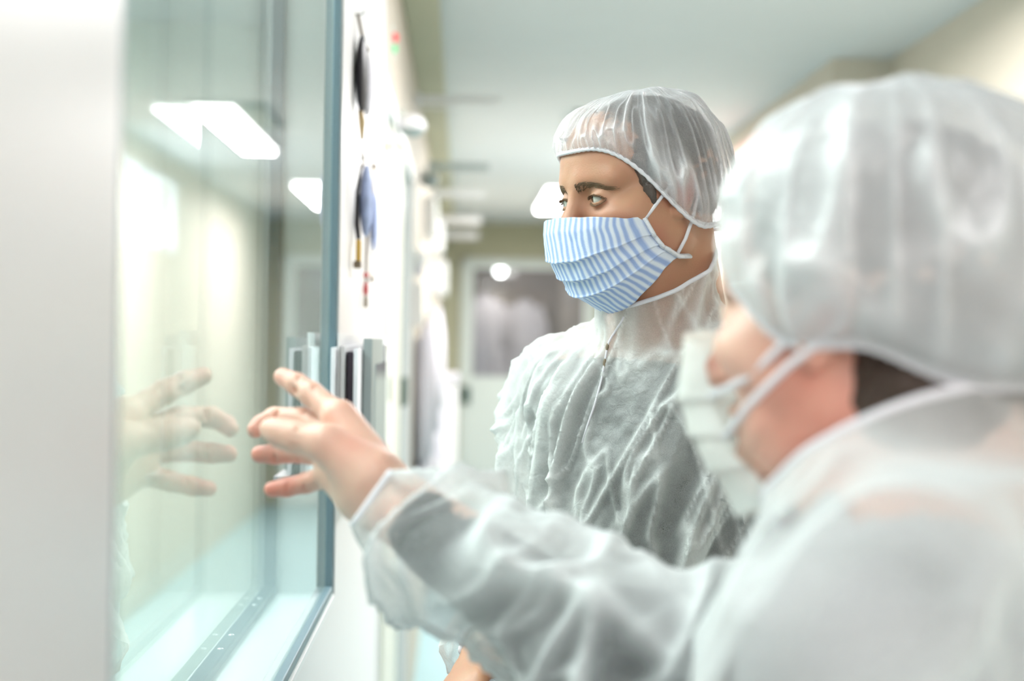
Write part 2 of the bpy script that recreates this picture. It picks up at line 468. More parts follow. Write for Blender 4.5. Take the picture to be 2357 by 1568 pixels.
def vnormals(V, Fc):
    n = np.cross(V[Fc[:, 2]]-V[Fc[:, 0]], V[Fc[:, 3]]-V[Fc[:, 1]]); N = np.zeros_like(V)
    for i in range(4):
        for c in range(3): N[:, c] += np.bincount(Fc[:, i], n[:, c], len(V))
    return N/(np.linalg.norm(N, axis=1)[:, None]+1e-12)


def relax(V, Fc, it=2, lam=0.5):
    A = np.concatenate([Fc[:, i] for i in range(4)]); B = np.concatenate([Fc[:, (i+1) % 4] for i in range(4)])
    a = np.concatenate([A, B]); b = np.concatenate([B, A]); cnt = np.bincount(a, minlength=len(V))[:, None]
    for _ in range(it):
        S_ = np.stack([np.bincount(a, V[b, c], len(V)) for c in range(3)], 1); V = V+(S_/cnt-V)*lam
    return V


def set_attr(me, name, val):
    at = me.attributes.new(name, 'FLOAT', 'POINT'); at.data.foreach_set('value', np.asarray(val, np.float32))


def cut_plane(me, co, no, center, radius):
    """open a garment: drop what lies beyond the plane near center"""
    bm = bmesh.new(); bm.from_mesh(me); c = Vector(center); fs = [f for f in bm.faces if (f.calc_center_median()-c).length < radius]
    geom = list({v for f in fs for v in f.verts})+list({e for f in fs for e in f.edges})+fs
    r = bmesh.ops.bisect_plane(bm, geom=geom, plane_co=co, plane_no=no, clear_outer=True)
    bm.to_mesh(me); bm.free()


def sstep(a, b, x):
    t = np.clip((x-a)/(b-a), 0, 1); return t*t*(3-2*t)

# ------------------------------------------------------------------ the setting
XG = -0.186; XI = -0.300; YN = 0.775; YF = 2.147; SILL = 1.116; WTOP = 2.30; YE = 12.7; XR1 = 1.55; XR2 = 1.34
struct(box('floor', -3.4, 2.2, -3.2, 14.8, -0.05, 0, M['floor']))
struct(box('ceiling', -3.4, 2.2, -3.2, 14.8, CEIL, CEIL+0.05, M['ceiling']))
# left wall: a slab between corridor and the room behind the glass, pierced by the window
bm = bmesh.new()
add_box(bm, XI, XG, -3.0, YN, 0, CEIL); add_box(bm, XI, XG, YN, YF, 0, SILL-0.012); add_box(bm, XI, XG, YN, YF, WTOP, CEIL); add_box(bm, XI, XG, YF, 3.30, 0, CEIL)
struct(bmobj('wall_left', bm, M['wall_white']))
bm = bmesh.new()
add_box(bm, XI, XG, 3.30, 5.22, 2.115, CEIL); add_box(bm, XI, XG, 5.22, YE, 0, CEIL)
struct(bmobj('wall_left_far', bm, M['wall_far']))
bm = bmesh.new()
add_box(bm, XG, -0.083, -3.0, YE, CEIL-0.075, CEIL-0.0005, 0.004)
struct(bmobj('trim_1', bm, M['wall_olive']))
# end wall with the door
bm = bmesh.new()
add_box(bm, XI, -0.012, YE, YE+0.12, 0, CEIL); add_box(bm, -0.012, 1.20, YE, YE+0.12, 2.235, CEIL); add_box(bm, 1.20, XR1, YE, YE+0.12, 0, CEIL)
struct(bmobj('wall_end', bm, M['wall_olive']))
# right wall, with a jog and high windows
WY0, WY1, WZ0, WZ1 = 7.25, 8.75, 1.98, 2.44
bm = bmesh.new()
add_box(bm, XR1, XR1+0.1, -3.0, 5.15, 0, CEIL); add_box(bm, XR2, XR1+0.1, 5.15, 5.27, 0, CEIL)
add_box(bm, XR2, XR2+0.1, 5.27, WY0, 0, CEIL); add_box(bm, XR2, XR2+0.1, WY1, YE+0.1, 0, CEIL)
add_box(bm, XR2, XR2+0.1, WY0, WY1, 0, WZ0); add_box(bm, XR2, XR2+0.1, WY0, WY1, WZ1, CEIL)
struct(bmobj('wall_right', bm, M['wall_beige']))
struct(box('wall_back', XI, XR1, -3.1, -3.0, 0, CEIL, M['wall_beige']))
w = struct(box('window_2', XR2+0.03, XR2+0.036, WY0, WY1, WZ0, WZ1, M['glass']))
bm = bmesh.new()
for (a, b) in ((WY0, WY0+0.03), (WY1-0.03, WY1), ((WY0+WY1)/2-0.02, (WY0+WY1)/2+0.02)): add_box(bm, XR2+0.01, XR2+0.06, a, b, WZ0, WZ1)
add_box(bm, XR2+0.01, XR2+0.06, WY0, WY1, WZ0, WZ0+0.03); add_box(bm, XR2+0.01, XR2+0.06, WY0, WY1, WZ1-0.03, WZ1)
bmobj('window_frame', bm, M['white'], w)

# double glazed window in the left wall
w1 = bpy.data.objects.new('window_1', None); COL.objects.link(w1); w1.location = (XG, (YN+YF)/2, SILL); struct(w1)
box('front_pane', XG-0.0185, XG-0.0125, YN, YF, SILL, WTOP, M['glass'], w1)
box('rear_pane', XI+0.004, XI+0.010, YN, YF, SILL, WTOP, M['glass'], w1)
for nm, x0, x1, mm in (('front_seal', XG-0.0124, XG-0.0006, 'seal'), ('rear_seal', XI+0.0102, XI+0.028, 'seal_dark')):
    bm = bmesh.new()
    add_box(bm, x0, x1, YF-0.012, YF, SILL, WTOP, 0.002); add_box(bm, x0, x1, YN, YN+0.012, SILL, WTOP, 0.002); add_box(bm, x0, x1, YN+0.012, YF-0.012, SILL, SILL+0.012, 0.002)
    add_box(bm, x0, x1, YN+0.012, YF-0.012, WTOP-0.012, WTOP, 0.002)
    f = bmobj(nm, bm, M[mm], w1)
for yy in (1.70, 1.78, 1.98, 2.03): ellip('screw', (XI+0.020, yy, SILL+0.012), (0.004, 0.004, 0.002), M['steel'], w1, 12)
box('sill_board', XI, XG, YN, YF, SILL-0.012, SILL, M['sill'], w1)
box('jamb_lining', XI, XG, YF-0.0005, YF+0.006, SILL, WTOP, M['grey_light'], w1)
# slim metal bead round the opening on the corridor side
bm = bmesh.new()
add_box(bm, XG-0.004, XG+0.0015, YF+0.001, YF+0.010, SILL-0.012, WTOP, 0.0006); add_box(bm, XG-0.0005, XG+0.0015, YN, YF, SILL-0.012, SILL-0.003, 0.0006)
bmobj('bead', bm, M['white'], w1)
# room behind the glass
bm = bmesh.new()
add_box(bm, -3.3, -3.2, -3.0, 4.8, 0, CEIL); add_box(bm, -3.2, XI, 4.8, 4.9, 0, CEIL); add_box(bm, -3.2, XI, -3.1, -3.0, 0, CEIL)
struct(bmobj('wall_side_room', bm, M['wall_green']))

# end door: frame, leaf with a big pane, handle, and the dim room beyond
d = bpy.data.objects.new('door_1', None); COL.objects.link(d); d.location = (0.6, YE, 0); struct(d)
bm = bmesh.new()
for (a, b, c, e) in ((-0.012, 0.03, 0, 2.235), (1.158, 1.20, 0, 2.235), (-0.012, 1.20, 2.19, 2.235)): add_box(bm, a, b, YE-0.03, YE+0.12, c, e, 0.004)
bmobj('door_frame', bm, M['grey_light'], d)
bm = bmesh.new()
for (a, b, c, e) in ((0.032, 0.10, 0.01, 2.185), (1.09, 1.156, 0.01, 2.185), (0.10, 1.09, 0.01, 1.175), (0.10, 1.09, 2.14, 2.185)): add_box(bm, a, b, YE-0.01, YE+0.04, c, e)
bmobj('door_leaf', bm, mat('door_paint', lin(214, 222, 218), 0.4), d)
box('door_pane', 0.10, 1.09, YE+0.012, YE+0.018, 1.175, 2.14, M['glass'], d)
h = box('door_handle', 0.0, 0.085, YE-0.055, YE-0.012, 0.93, 1.09, M['dark_green'], d, 0.012)
bm = bmesh.new()
add_box(bm, -0.5, 2.0, 14.2, 14.3, 0, CEIL); add_box(bm, -0.6, -0.5, YE+0.12, 14.3, 0, CEIL); add_box(bm, 2.0, 2.1, YE+0.12, 14.3, 0, CEIL)
struct(bmobj('wall_beyond_door', bm, M['alcove']))
ld = bpy.data.lights.new('lamp_light', 'POINT'); ld.energy = 4.5; ld.shadow_soft_size = 0.06; lo = bpy.data.objects.new('lamp_light', ld); COL.objects.link(lo); lo.location = (0.36, 13.5, 2.06)
g = tag(ellip('globe_lamp', (0.36, 13.5, 2.16), (0.048, 0.048, 0.042), M['lamp']), 'small glowing globe lamp seen through the end door pane', 'lamp')
tube('cord', [(0.36, 13.5, CEIL), (0.36, 13.5, 2.2)], 0.006, M['white'], g, 6)


def hung_coat(x, y, ztop, w_, h_, dep, m, label, grp=None, seed=0, along='y'):
    """a coat hanging from a hook: lathe-like folded cloth with shoulders and sleeves"""
    t = empty('lab_coat', (x, y, ztop), label, 'coat', grp)
    n, k = 40, 16; V = []; F = []
    for j in range(k+1):
        v = j/k; z = ztop-h_*v; ww = w_*(0.35+0.65*sstep(0, 0.16, v))*(1+0.12*v); dd = dep*(0.5+0.5*sstep(0, 0.2, v))
        for i in range(n):
            a = 2*math.pi*i/n; r = 1+0.14*math.sin(7*a+seed+2*v)*(0.3+v)
            dx, dy = 0.5*dd*math.cos(a)*r, 0.5*ww*math.sin(a)*r
            V.append((x+dx, y+dy, z) if along == 'y' else (x+dy, y+dx, z))
    for j in range(k):
        for i in range(n): F.append((j*n+i, j*n+(i+1) % n, (j+1)*n+(i+1) % n, (j+1)*n+i))
    link('coat_body', npmesh('coat_body', V, F), m, t, True)
    for s in (-1, 1):
        o = 0.5*w_*s
        pts = [(x, y+o*0.8, ztop-0.05), (x+0.008, y+o*1.1, ztop-0.25), (x+0.01, y+o*1.15, ztop-0.52)] if along == 'y' else [(x+o*0.8, y, ztop-0.05), (x+o*1.1, y-0.01, ztop-0.25), (x+o*1.15, y-0.015, ztop-0.52)]
        tube('sleeve', pts, [0.03, 0.032, 0.035], m, t, 10)
    tube('hanging_loop', [(x, y, ztop-0.02), (x, y, ztop+0.05)], 0.004, M['steel'], t, 6)
    return t


hung_coat(0.22, 13.9, 1.95, 0.36, 0.95, 0.12, M['dim_coat'], 'pale coat hanging left beyond the end door pane', seed=1, along='x')
hung_coat(0.62, 14.0, 1.9, 0.36, 0.9, 0.12, M['dim_coat'], 'pale coat hanging further right beyond the end door pane', seed=2, along='x')
for (cx, yb) in ((0.22, 13.9), (0.62, 14.0)):
    pass

# glazed double door in the left wall
d = bpy.data.objects.new('door_2', None); COL.objects.link(d); d.location = (XG, 4.2, 0); struct(d)
bm = bmesh.new()
add_box(bm, XI, XG+0.004, 3.30, 3.345, 0, 2.115, 0.002); add_box(bm, XI, XG+0.004, 5.17, 5.22, 0, 2.115, 0.002); add_box(bm, XI, XG+0.004, 3.345, 5.17, 2.07, 2.115, 0.002)
bmobj('door_frame', bm, M['white'], d)
box('door_leaf', XI+0.02, XG-0.006, 3.76, 4.54, 0.005, 2.07, M['beige_post'], d, 0.004)
box('side_light', XI+0.03, XG-0.02, 3.345, 3.76, 0.005, 2.07, M['green_glass'], d)
box('side_light', XI+0.03, XG-0.02, 4.54, 5.17, 0.005, 2.07, M['green_glass'], d)
box('door_handle', XG-0.02, XG+0.012, 3.44, 3.56, 1.34, 1.41, M['dark_green'], d, 0.008)
box('door_handle', XG-0.02, XG+0.010, 4.60, 4.80, 1.28, 1.375, M['dark_green'], d, 0.008)

# ceiling lamps
PLACE = ['farther of the two lit ceiling lamps reflected in the glass', '', '', '', '']
for i, (lx, y0, y1) in enumerate(LAMPS):
    lab = ['long white ceiling lamp right above the nearer masked person, large in the glass reflection', 'far white ceiling lamp beside the face of the striped-mask person', 'white ceiling lamp nearest overhead, above the pointing person',
           'added white fill lamp on the ceiling just behind the camera', 'white ceiling lamp farthest behind the camera'][i]
    t = empty('ceiling_lamp', (lx, (y0+y1)/2, CEIL), lab, 'ceiling lamp')
    bm = bmesh.new()
    for (a, b, c, e) in ((lx-0.115, lx-0.095, y0-0.02, y1+0.02), (lx+0.095, lx+0.115, y0-0.02, y1+0.02), (lx-0.095, lx+0.095, y0-0.02, y0), (lx-0.095, lx+0.095, y1, y1+0.02)): add_box(bm, a, b, c, e, CEIL-0.02, CEIL)
    bmobj('frame', bm, M['white'], t)
    box('diffuser', lx-0.095, lx+0.095, y0, y1, CEIL-0.015, CEIL-0.002, M['lamp'], t)
for (lx, ly), lab in zip(ROOM_FILL_LAMPS, ('added wide fill lamp behind the glass, close to the window', 'added wide fill lamp behind the glass, by the far wall of that room', 'added wide fill lamp behind the glass, deeper in that room')):
    t = empty('ceiling_lamp', (lx, ly, CEIL), lab, 'ceiling lamp')
    bm = bmesh.new()
    for (a, b, c, e) in ((lx-0.44, lx-0.41, ly-1.04, ly+1.04), (lx+0.41, lx+0.44, ly-1.04, ly+1.04), (lx-0.41, lx+0.41, ly-1.04, ly-1.01), (lx-0.41, lx+0.41, ly+1.01, ly+1.04)): add_box(bm, a, b, c, e, CEIL-0.02, CEIL)
    bmobj('frame', bm, M['white'], t)
    box('diffuser', lx-0.41, lx+0.41, ly-1.01, ly+1.01, CEIL-0.015, CEIL-0.002, M['lamp'], t)
t = empty('ceiling_vent', (0.55, 6.75, CEIL), 'grey square ceiling vent beside the cap of the striped-mask person', 'vent')
bm = bmesh.new(); add_box(bm, 0.50, 0.615, 6.42, 7.12, CEIL-0.02, CEIL, 0.004); bmobj('vent_housing', bm, M['plastic_grey'], t)
bm = bmesh.new()
for k in range(8): add_box(bm, 0.51, 0.605, 6.45+k*0.082, 6.49+k*0.082, CEIL-0.026, CEIL-0.019)
bmobj('louver', bm, M['grey_light'], t)

# things on the wall pier right of the window -----------------------------------------------------
def wy(px): return -XG*FPX/(1062-px)


def hook(x, y, z, parent):
    tube('hook', [(XG-0.001, y, z), (x, y, z), (x+0.003, y, z+0.008)], 0.0016, M['steel'], parent, 8)


# dark pouch on a strap
y0 = 2.40
t = empty('goggle_case', (XG, y0, 2.04), 'black hanging pouch with pale bottom, topmost on the wall beside the window', 'pouch')
hook(XG+0.012, y0, 2.045, t)
tube('strap', [(XG+0.004, y0-0.01, 2.043), (XG+0.013, y0, 2.0), (XG+0.022, y0+0.01, 1.985)], 0.0025, M['brown'], t, 8)
ellip('dark_body', (XG+0.012, y0, 1.945), (0.011, 0.045, 0.065), M['dark'], t, 24)
ellip('pale_pocket', (XG+0.019, y0+0.03, 1.93), (0.010, 0.035, 0.052), M['lilac'], t, 20)
tube('tail_strap', [(XG+0.010, y0, 1.885), (XG+0.013, y0, 1.865), (XG+0.013, y0+0.01, 1.835)], [0.004, 0.006, 0.003], M['tan'], t, 8)
# folded cloth with dark back and ochre tag
t = empty('cloth_bag', (XG, 2.40, 1.80), 'blue and white cloth bag with black edge and ochre tag beside the window', 'bag')
hook(XG+0.012, 2.40, 1.80, t)
tube('hanging_cord', [(XG+0.012, 2.40, 1.82), (XG+0.018, 2.40, 1.80), (XG+0.014, 2.40, 1.785)], 0.002, M['brown'], t, 8)
tube('black_edge', [(XG+0.014, 2.39, 1.79), (XG+0.009, 2.38, 1.745), (XG+0.009, 2.38, 1.69), (XG+0.012, 2.38, 1.665)], [0.002, 0.0035, 0.005, 0.004], M['dark'], t, 8)
ellip('cloth_body', (XG+0.021, 2.42, 1.733), (0.011, 0.04, 0.062), M['blue_cloth'], t, 20)
box('tag', XG+0.009, XG+0.017, 2.36, 2.385, 1.628, 1.663, M['ochre'], t, 0.001)
box('clip', XG+0.005, XG+0.018, 2.36, 2.385, 1.616, 1.628, M['brown'], t, 0.002)
# beaded cord
t = empty('beaded_cord', (XG, 2.62, 1.76), 'thin brown cord with red beads hanging on the white wall', 'cord')
hook(XG+0.008, 2.62, 1.76, t)
tube('cord', [(XG+0.008, 2.62, 1.76), (XG+0.009, 2.62, 1.68), (XG+0.009, 2.62, 1.56)], 0.0028, M['brown'], t, 8)
for (z, r) in ((1.616, 0.0055), (1.598, 0.005), (1.59, 0.006), (1.583, 0.005)): ellip('bead', (XG+0.009, 2.62, z), (r, r, r), M['red'], t, 12)
box('cord_end', XG+0.006, XG+0.013, 2.61, 2.63, 1.556, 1.575, M['brown'], t, 0.001)
# third hanging item
t = empty('cloth_pouch', (XG, 2.86, 1.86), 'narrow blue cloth pouch on a long cord, farthest hanging on the white wall', 'pouch')
tube('cord', [(XG+0.006, 2.86, 1.955), (XG+0.005, 2.86, 1.86), (XG+0.006, 2.86, 1.80)], 0.0016, M['tan'], t, 8)
ellip('peg', (XG+0.007, 2.86, 1.955), (0.004, 0.004, 0.006), M['ochre'], t, 12)
ellip('top_knot', (XG+0.006, 2.86, 1.845), (0.006, 0.01, 0.006), M['brown'], t, 12)
tube('strap', [(XG+0.008, 2.86, 1.84), (XG+0.006, 2.86, 1.79)], 0.002, M['tan'], t, 8)
ellip('pouch_body', (XG+0.008, 2.87, 1.735), (0.008, 0.03, 0.062), M['blue_cloth'], t, 20)
tube('tail_strap', [(XG+0.006, 2.86, 1.675), (XG+0.004, 2.86, 1.62)], 0.0018, M['tan'], t, 8)
ellip('tail_knot', (XG+0.005, 2.86, 1.618), (0.005, 0.008, 0.006), M['brown'], t, 12)

# document rack on the wall beside the window
t = empty('document_rack', (XG, 2.3, 1.50), 'clear wall rack beside the window holding papers behind the pointing hand', 'rack')
box('back_panel', -0.1775, -0.1755, 2.05, 2.50, 1.30, 1.507, M['white'], t, 0.0005)
box('front_panel', -0.1325, -0.1310, 2.20, 2.50, 1.30, 1.46, M['clear'], t)
bm = bmesh.new(); add_box(bm, -0.1775, -0.131, 2.05, 2.50, 1.293, 1.2995); add_box(bm, -0.1775, -0.131, 2.501, 2.507, 1.293, 1.49)
bmobj('tray', bm, M['white'], t)
box('wall_peg', XG+0.0005, -0.1778, 2.42, 2.46, 1.40, 1.44, M['steel'], t)
for (xa, xb, ya, yb, top, m_, nm, lab, cat) in (
        (-0.1850, -0.1790, 2.03, 2.38, 1.486, 'paper', 'paper_stack', 'lilac white sheets behind the rack, closest to the glass', 'paper'),
        (-0.1745, -0.1675, 2.06, 2.40, 1.488, 'white', 'document_folder', 'white folder between the loose sheets and the dark notebook', 'folder'),
        (-0.1655, -0.1565, 2.07, 2.36, 1.480, 'purple_dark', 'notebook', 'dark purple notebook standing upright in the clear rack', 'notebook'),
        (-0.1550, -0.1490, 2.06, 2.42, 1.484, 'paper', 'paper_stack', 'white sheets standing right of the dark notebook', 'paper'),
        (-0.1475, -0.1340, 2.15, 2.46, 1.500, 'plastic_grey', 'document_folder', 'grey folder at the corridor side of the clear rack', 'folder')):
    tag(box(nm, xa, xb, ya, yb, 1.3002, top, M[m_], None, 0.0008), lab, cat)
t = empty('wall_file', (XG, 2.85, 1.49), 'light grey wall file with rounded shoulder beyond the clear rack', 'wall file')
box('file_body', XG+0.0005, XG+0.035, 2.72, 3.00, 1.27, 1.47, M['grey_light'], t, 0.008); box('file_sheet', XG+0.010, XG+0.030, 2.73, 2.99, 1.30, 1.50, M['paper'], t, 0.001)
box('red_label', XG+0.0352, XG+0.0356, 2.80, 2.86, 1.405, 1.425, M['red'], t)
# yellow marker, signal plate
t = empty('marker_flag', (XG, 3.27, 1.94), 'thin yellow flag sticking out of the wall by the glazed door', 'flag')
box('flag_blade', XG, XG+0.05, 3.262, 3.268, 1.937, 1.942, M['yellow'], t, 0.001); box('flag_foot', XG, XG+0.004, 3.25, 3.28, 1.93, 1.95, M['yellow'], t, 0.001)
t = empty('signal_plate', (XG, 3.62, 2.27), 'small plate with red and green signal lights high on the wall', 'signal light')
box('plate', XG, XG+0.003, 3.55, 3.67, 2.21, 2.29, M['grey_light'], t, 0.001)
ellip('red_light', (XG+0.006, 3.60, 2.260), (0.010, 0.03, 0.012), mat('red_lens', lin(200, 40, 50), 0.3, emit=lin(200, 30, 40), estr=0.5), t, 16)
ellip('green_light', (XG+0.005, 3.60, 2.232), (0.008, 0.025, 0.010), mat('green_lens', lin(60, 190, 120), 0.3, emit=lin(40, 190, 110), estr=0.5), t, 16)
# wall domes, flag signs, dispenser, cupboards, coats farther down the left wall
for k, (y, z, lab) in enumerate(((3.95, 2.09, 'white dome camera with grey underside on the left wall, nearest and largest'), (6.1, 2.18, 'smaller grey dome camera farther along the left wall'))):
    t = empty('dome_camera', (XG, y, z), lab, 'camera')
    ellip('dome', (XG+0.040, y, z), (0.040, 0.040, 0.034), M['white'] if k == 0 else M['plastic_grey'], t, 28, cut_below=z-0.010)
    ellip('dome_lens', (XG+0.040, y, z-0.010), (0.034, 0.034, 0.022), M['plastic_grey'], t, 24, cut_above=z-0.010)
    box('bracket', XG, XG+0.02, y-0.012, y+0.012, z-0.01, z+0.045, M['grey_light'], t, 0.003)
FS = [(5.25, 2.385, 'nearest white flag sign jutting from the left wall over the corridor'), (7.2, 2.375, 'grey flag sign second in the row along the left wall'), (8.7, 2.395, 'white flag sign third in the row along the left wall'),
      (10.5, 2.385, 'white flag sign fourth in the row along the left wall'), (11.9, 2.38, 'white flag sign farthest in the row, near the end wall')]
for k, (y, z, lab) in enumerate(FS):
    t = empty('flag_sign', (XG, y, z), lab, 'sign')
    mm = M['plastic_grey'] if k == 1 else M['white']
    box('sign_blade', XG+0.02, 0.128, y-0.006, y+0.006, z-0.014-0.006*k, z+0.014+0.004*k, mm, t, 0.002); box('sign_bracket', XG, XG+0.022, y-0.02, y+0.02, z-0.03, z+0.02, mm, t, 0.002)
    if k == 0: box('lower_rail', XG+0.02, -0.03, y-0.004, y+0.004, z-0.035, z-0.026, M['white'], t, 0.001)
t = empty('soap_dispenser', (XG, 5.35, 1.80), 'round white soap dispenser on the left wall', 'dispenser')
ellip('dispenser_body', (XG+0.028, 5.35, 1.80), (0.027, 0.03, 0.032), M['white'], t, 20); box('dispenser_nozzle', XG+0.012, XG+0.04, 5.33, 5.37, 1.735, 1.775, M['lilac'], t, 0.006); box('wall_plate', XG, XG+0.01, 5.32, 5.38, 1.74, 1.84, M['grey_light'], t, 0.002)
CUP = [(6.55, 6.95, 1.98, 2.16, 0.060, 'white wall box high on the left wall, nearest'), (7.7, 8.1, 1.98, 2.14, 0.075, 'white wall box high on the left wall behind the nearest box'),
       (5.5, 5.6, 1.55, 1.72, 0.028, 'slim white towel dispenser above the hanging coats'), (8.6, 9.3, 1.78, 1.98, 0.09, 'long white wall box farthest along the left wall')]
for (a, b, c, e, dd, lab) in CUP:
    t = empty('wall_box', (XG, (a+b)/2, c), lab, 'wall box')
    box('housing', XG, XG+dd, a, b, c, e, M['white'], t, 0.008); box('cover', XG+dd, XG+dd+0.004, a+0.02, b-0.02, c+0.015, e-0.015, M['grey_light'], t, 0.001)
hung_coat(XG+0.035, 5.75, 1.55, 0.30, 0.75, 0.055, M['lilac'], 'white lab coat hanging on the left wall, nearest of the three', 'coats on the left wall', 0)
hung_coat(XG+0.045, 6.6, 1.60, 0.36, 0.78, 0.07, M['lilac'], 'white lab coat hanging on the left wall, middle of the three', 'coats on the left wall', 2)
hung_coat(XG+0.055, 7.6, 1.66, 0.40, 0.80, 0.09, M['lilac'], 'white lab coat hanging on the left wall, farthest of the three', 'coats on the left wall', 4)
# white laundry cart under the coats
t = empty('laundry_cart', (XG+0.1, 8.8, 0), 'white laundry cart against the left wall beyond the coats', 'cart')
box('cart_body', XG+0.01, XG+0.17, 8.4, 9.3, 0.12, 1.25, M['white'], t, 0.02); box('cart_lid', XG+0.005, XG+0.175, 8.38, 9.32, 1.25, 1.285, M['lilac'], t, 0.008)
for (a, b) in ((0.03, 8.45), (0.15, 8.45), (0.03, 9.25), (0.15, 9.25)): ellip('wheel', (XG+a, b, 0.06), (0.02, 0.06, 0.06), M['plastic_grey'], t, 16)
# small reddish poster on the right wall
bm = bmesh.new(); add_box(bm, XR2-0.012, XR2-0.001, 6.25, 6.95, 2.28, 2.46, 0.002)
tag(bmobj('wall_poster', bm, mat('pale_pink_print', lin(236, 190, 178), 0.6)), 'pale pink notice on the right wall behind the white caps', 'notice')

# ------------------------------------------------------------------ people
def frame(fdir, pitch):
    fh = unit([fdir[0], fdir[1], 0]); L = np.cross([0, 0, 1.0], fh)
    F = math.cos(pitch)*fh-math.sin(pitch)*np.array([0, 0, 1.0]); U = math.sin(pitch)*fh+math.cos(pitch)*np.array([0, 0, 1.0])
    return np.stack([F, L, U], 1)


class Head:
    """head coordinates: f forward, l towards the person's left, u up; origin between the ears"""
    def __init__(s, c, R, k=1.0): s.c = np.array(c, float); s.R = R; s.k = k

    def p(s, f, l, u): return s.c+s.R@(np.array([f, l, u], float)*s.k)

    def loc(s, V): return ((V-s.c)@s.R)/s.k

    def ell(s, fld, c, r, k=0.01, op='add', tilt=None):
        R = s.R if tilt is None else s.R@tilt
        fld.ell(s.p(*c), np.array(r)*s.k, R, k*s.k, op)

    def cap(s, fld, a, b, ra, rb, k=0.01, op='add', fl=None, fr=1.0):
        fld.cap(s.p(*a), s.p(*b), ra*s.k, rb*s.k, k*s.k, op, None if fl is None else s.R@np.array(fl, float), fr)

    def build(s, fld):
        E, C = s.ell, s.cap
        E(fld, (-0.012, 0, 0.042), (0.098, 0.077, 0.076)); E(fld, (-0.035, 0, 0.02), (0.072, 0.07, 0.07), 0.02)
        E(fld, (0.040, 0, 0.035), (0.050, 0.062, 0.062), 0.02); E(fld, (0.036, 0, -0.030), (0.052, 0.060, 0.062), 0.02)
        for q in (-1, 1):
            C(fld, (-0.005, q*0.050, -0.055), (0.062, q*0.018, -0.095), 0.021, 0.019, 0.025)
            E(fld, (0.058, q*0.045, -0.018), (0.026, 0.024, 0.018), 0.02)
            C(fld, (0.082, q*0.014, 0.027), (0.066, q*0.050, 0.026), 0.011, 0.010, 0.014)
            E(fld, (0.02, q*0.062, -0.02), (0.035, 0.014, 0.03), 0.02)
        E(fld, (0.072, 0, -0.098), (0.020, 0.021, 0.018), 0.02)
        C(fld, (0.045, 0, -0.084), (0.0, 0, -0.07), 0.024, 0.035, 0.03)
        # nose, lips
        C(fld, (0.084, 0, 0.018), (0.106, 0, -0.026), 0.009, 0.010, 0.012); E(fld, (0.108, 0, -0.034), (0.013, 0.012, 0.011), 0.008)
        for q in (-1, 1):
            E(fld, (0.097, q*0.013, -0.037), (0.011, 0.008, 0.008), 0.006); E(fld, (0.100, q*0.006, -0.044), (0.005, 0.0035, 0.004), 0.003, 'sub')
        E(fld, (0.083, 0, -0.060), (0.014, 0.026, 0.007), 0.006); E(fld, (0.081, 0, -0.072), (0.013, 0.022, 0.008), 0.006); E(fld, (0.099, 0, -0.0655), (0.010, 0.022, 0.0015), 0.003, 'sub')
        # eye sockets, lids, lid slit
        for q in (-1, 1):
            E(fld, (0.094, q*0.033, 0.006), (0.017, 0.019, 0.013), 0.012, 'sub')
            E(fld, (0.0735, q*0.033, 0.005), (0.0142, 0.0150, 0.0135), 0.004)
            C(fld, (0.0905, q*0.022, 0.0030), (0.0825, q*0.046, 0.0050), 0.0030, 0.0025, 0.0015, 'sub')
            E(fld, (0.088, q*0.034, 0.0045), (0.0085, 0.0095, 0.0037), 0.001, 'sub')
        # ears
        T = np.array([[math.cos(-0.3), 0, math.sin(-0.3)], [0, 1, 0], [-math.sin(-0.3), 0, math.cos(-0.3)]])
        for q in (-1, 1):
            a = 0.35*q; Z_ = np.array([[math.cos(a), -math.sin(a), 0], [math.sin(a), math.cos(a), 0], [0, 0, 1]])
            E(fld, (-0.012, q*0.081, 0.0), (0.018, 0.0075, 0.031), 0.006, 'add', T@Z_); E(fld, (-0.008, q*0.090, 0.002), (0.010, 0.006, 0.019), 0.004, 'sub', T@Z_)
            E(fld, (-0.002, q*0.079, -0.024), (0.009, 0.006, 0.010), 0.005)

    def flush(s, V):
        q = s.loc(V); o = np.zeros(len(V))
        for c, r, w in (((0.108, 0, -0.03), 0.028, 0.7), ((0.07, 0.05, -0.03), 0.035, 0.35), ((0.07, -0.05, -0.03), 0.035, 0.35), ((-0.01, 0.083, 0), 0.038, 1.0), ((-0.01, -0.083, 0), 0.038, 1.0), ((0.09, 0, -0.066), 0.022, 0.6), ((0.04, 0.06, -0.06), 0.05, 0.5)):
            d = np.linalg.norm(q-np.array(c), axis=1); o = np.maximum(o, w*(1-sstep(0, r, d)))
        return o


def hem_tape(o, center, rad, r, name):
    """tape sewn along the garment's open edge near center"""
    bm = bmesh.new(); bm.from_mesh(o.data); c = Vector(center)
    es = [e for e in bm.edges if e.is_boundary and (e.verts[0].co-c).length < rad]; adj = {}
    for e in es:
        for a, b in ((e.verts[0], e.verts[1]), (e.verts[1], e.verts[0])): adj.setdefault(a.index, []).append(b.index)
    best = []; seen = set()
    for s in adj:
        if s in seen: continue
        path = [s]; seen.add(s)
        while True:
            nx = [k for k in adj[path[-1]] if k not in seen]
            if not nx: break
            path.append(nx[0]); seen.add(nx[0])
        if len(path) > len(best): best = path
    bm.verts.ensure_lookup_table(); P_ = np.array([bm.verts[i].co[:] for i in best]); bm.free()
    if len(P_) < 12: return
    for _ in range(6): P_ = (np.roll(P_, 1, 0)+2*P_+np.roll(P_, -1, 0))/4
    tube(name, list(P_[::2]), r, M['elastic'], o, 8, True)


def bvh(o):
    from mathutils.bvhtree import BVHTree
    me = o.data; return BVHTree.FromPolygons([v.co[:] for v in me.vertices], [p.vertices[:] for p in me.polygons])


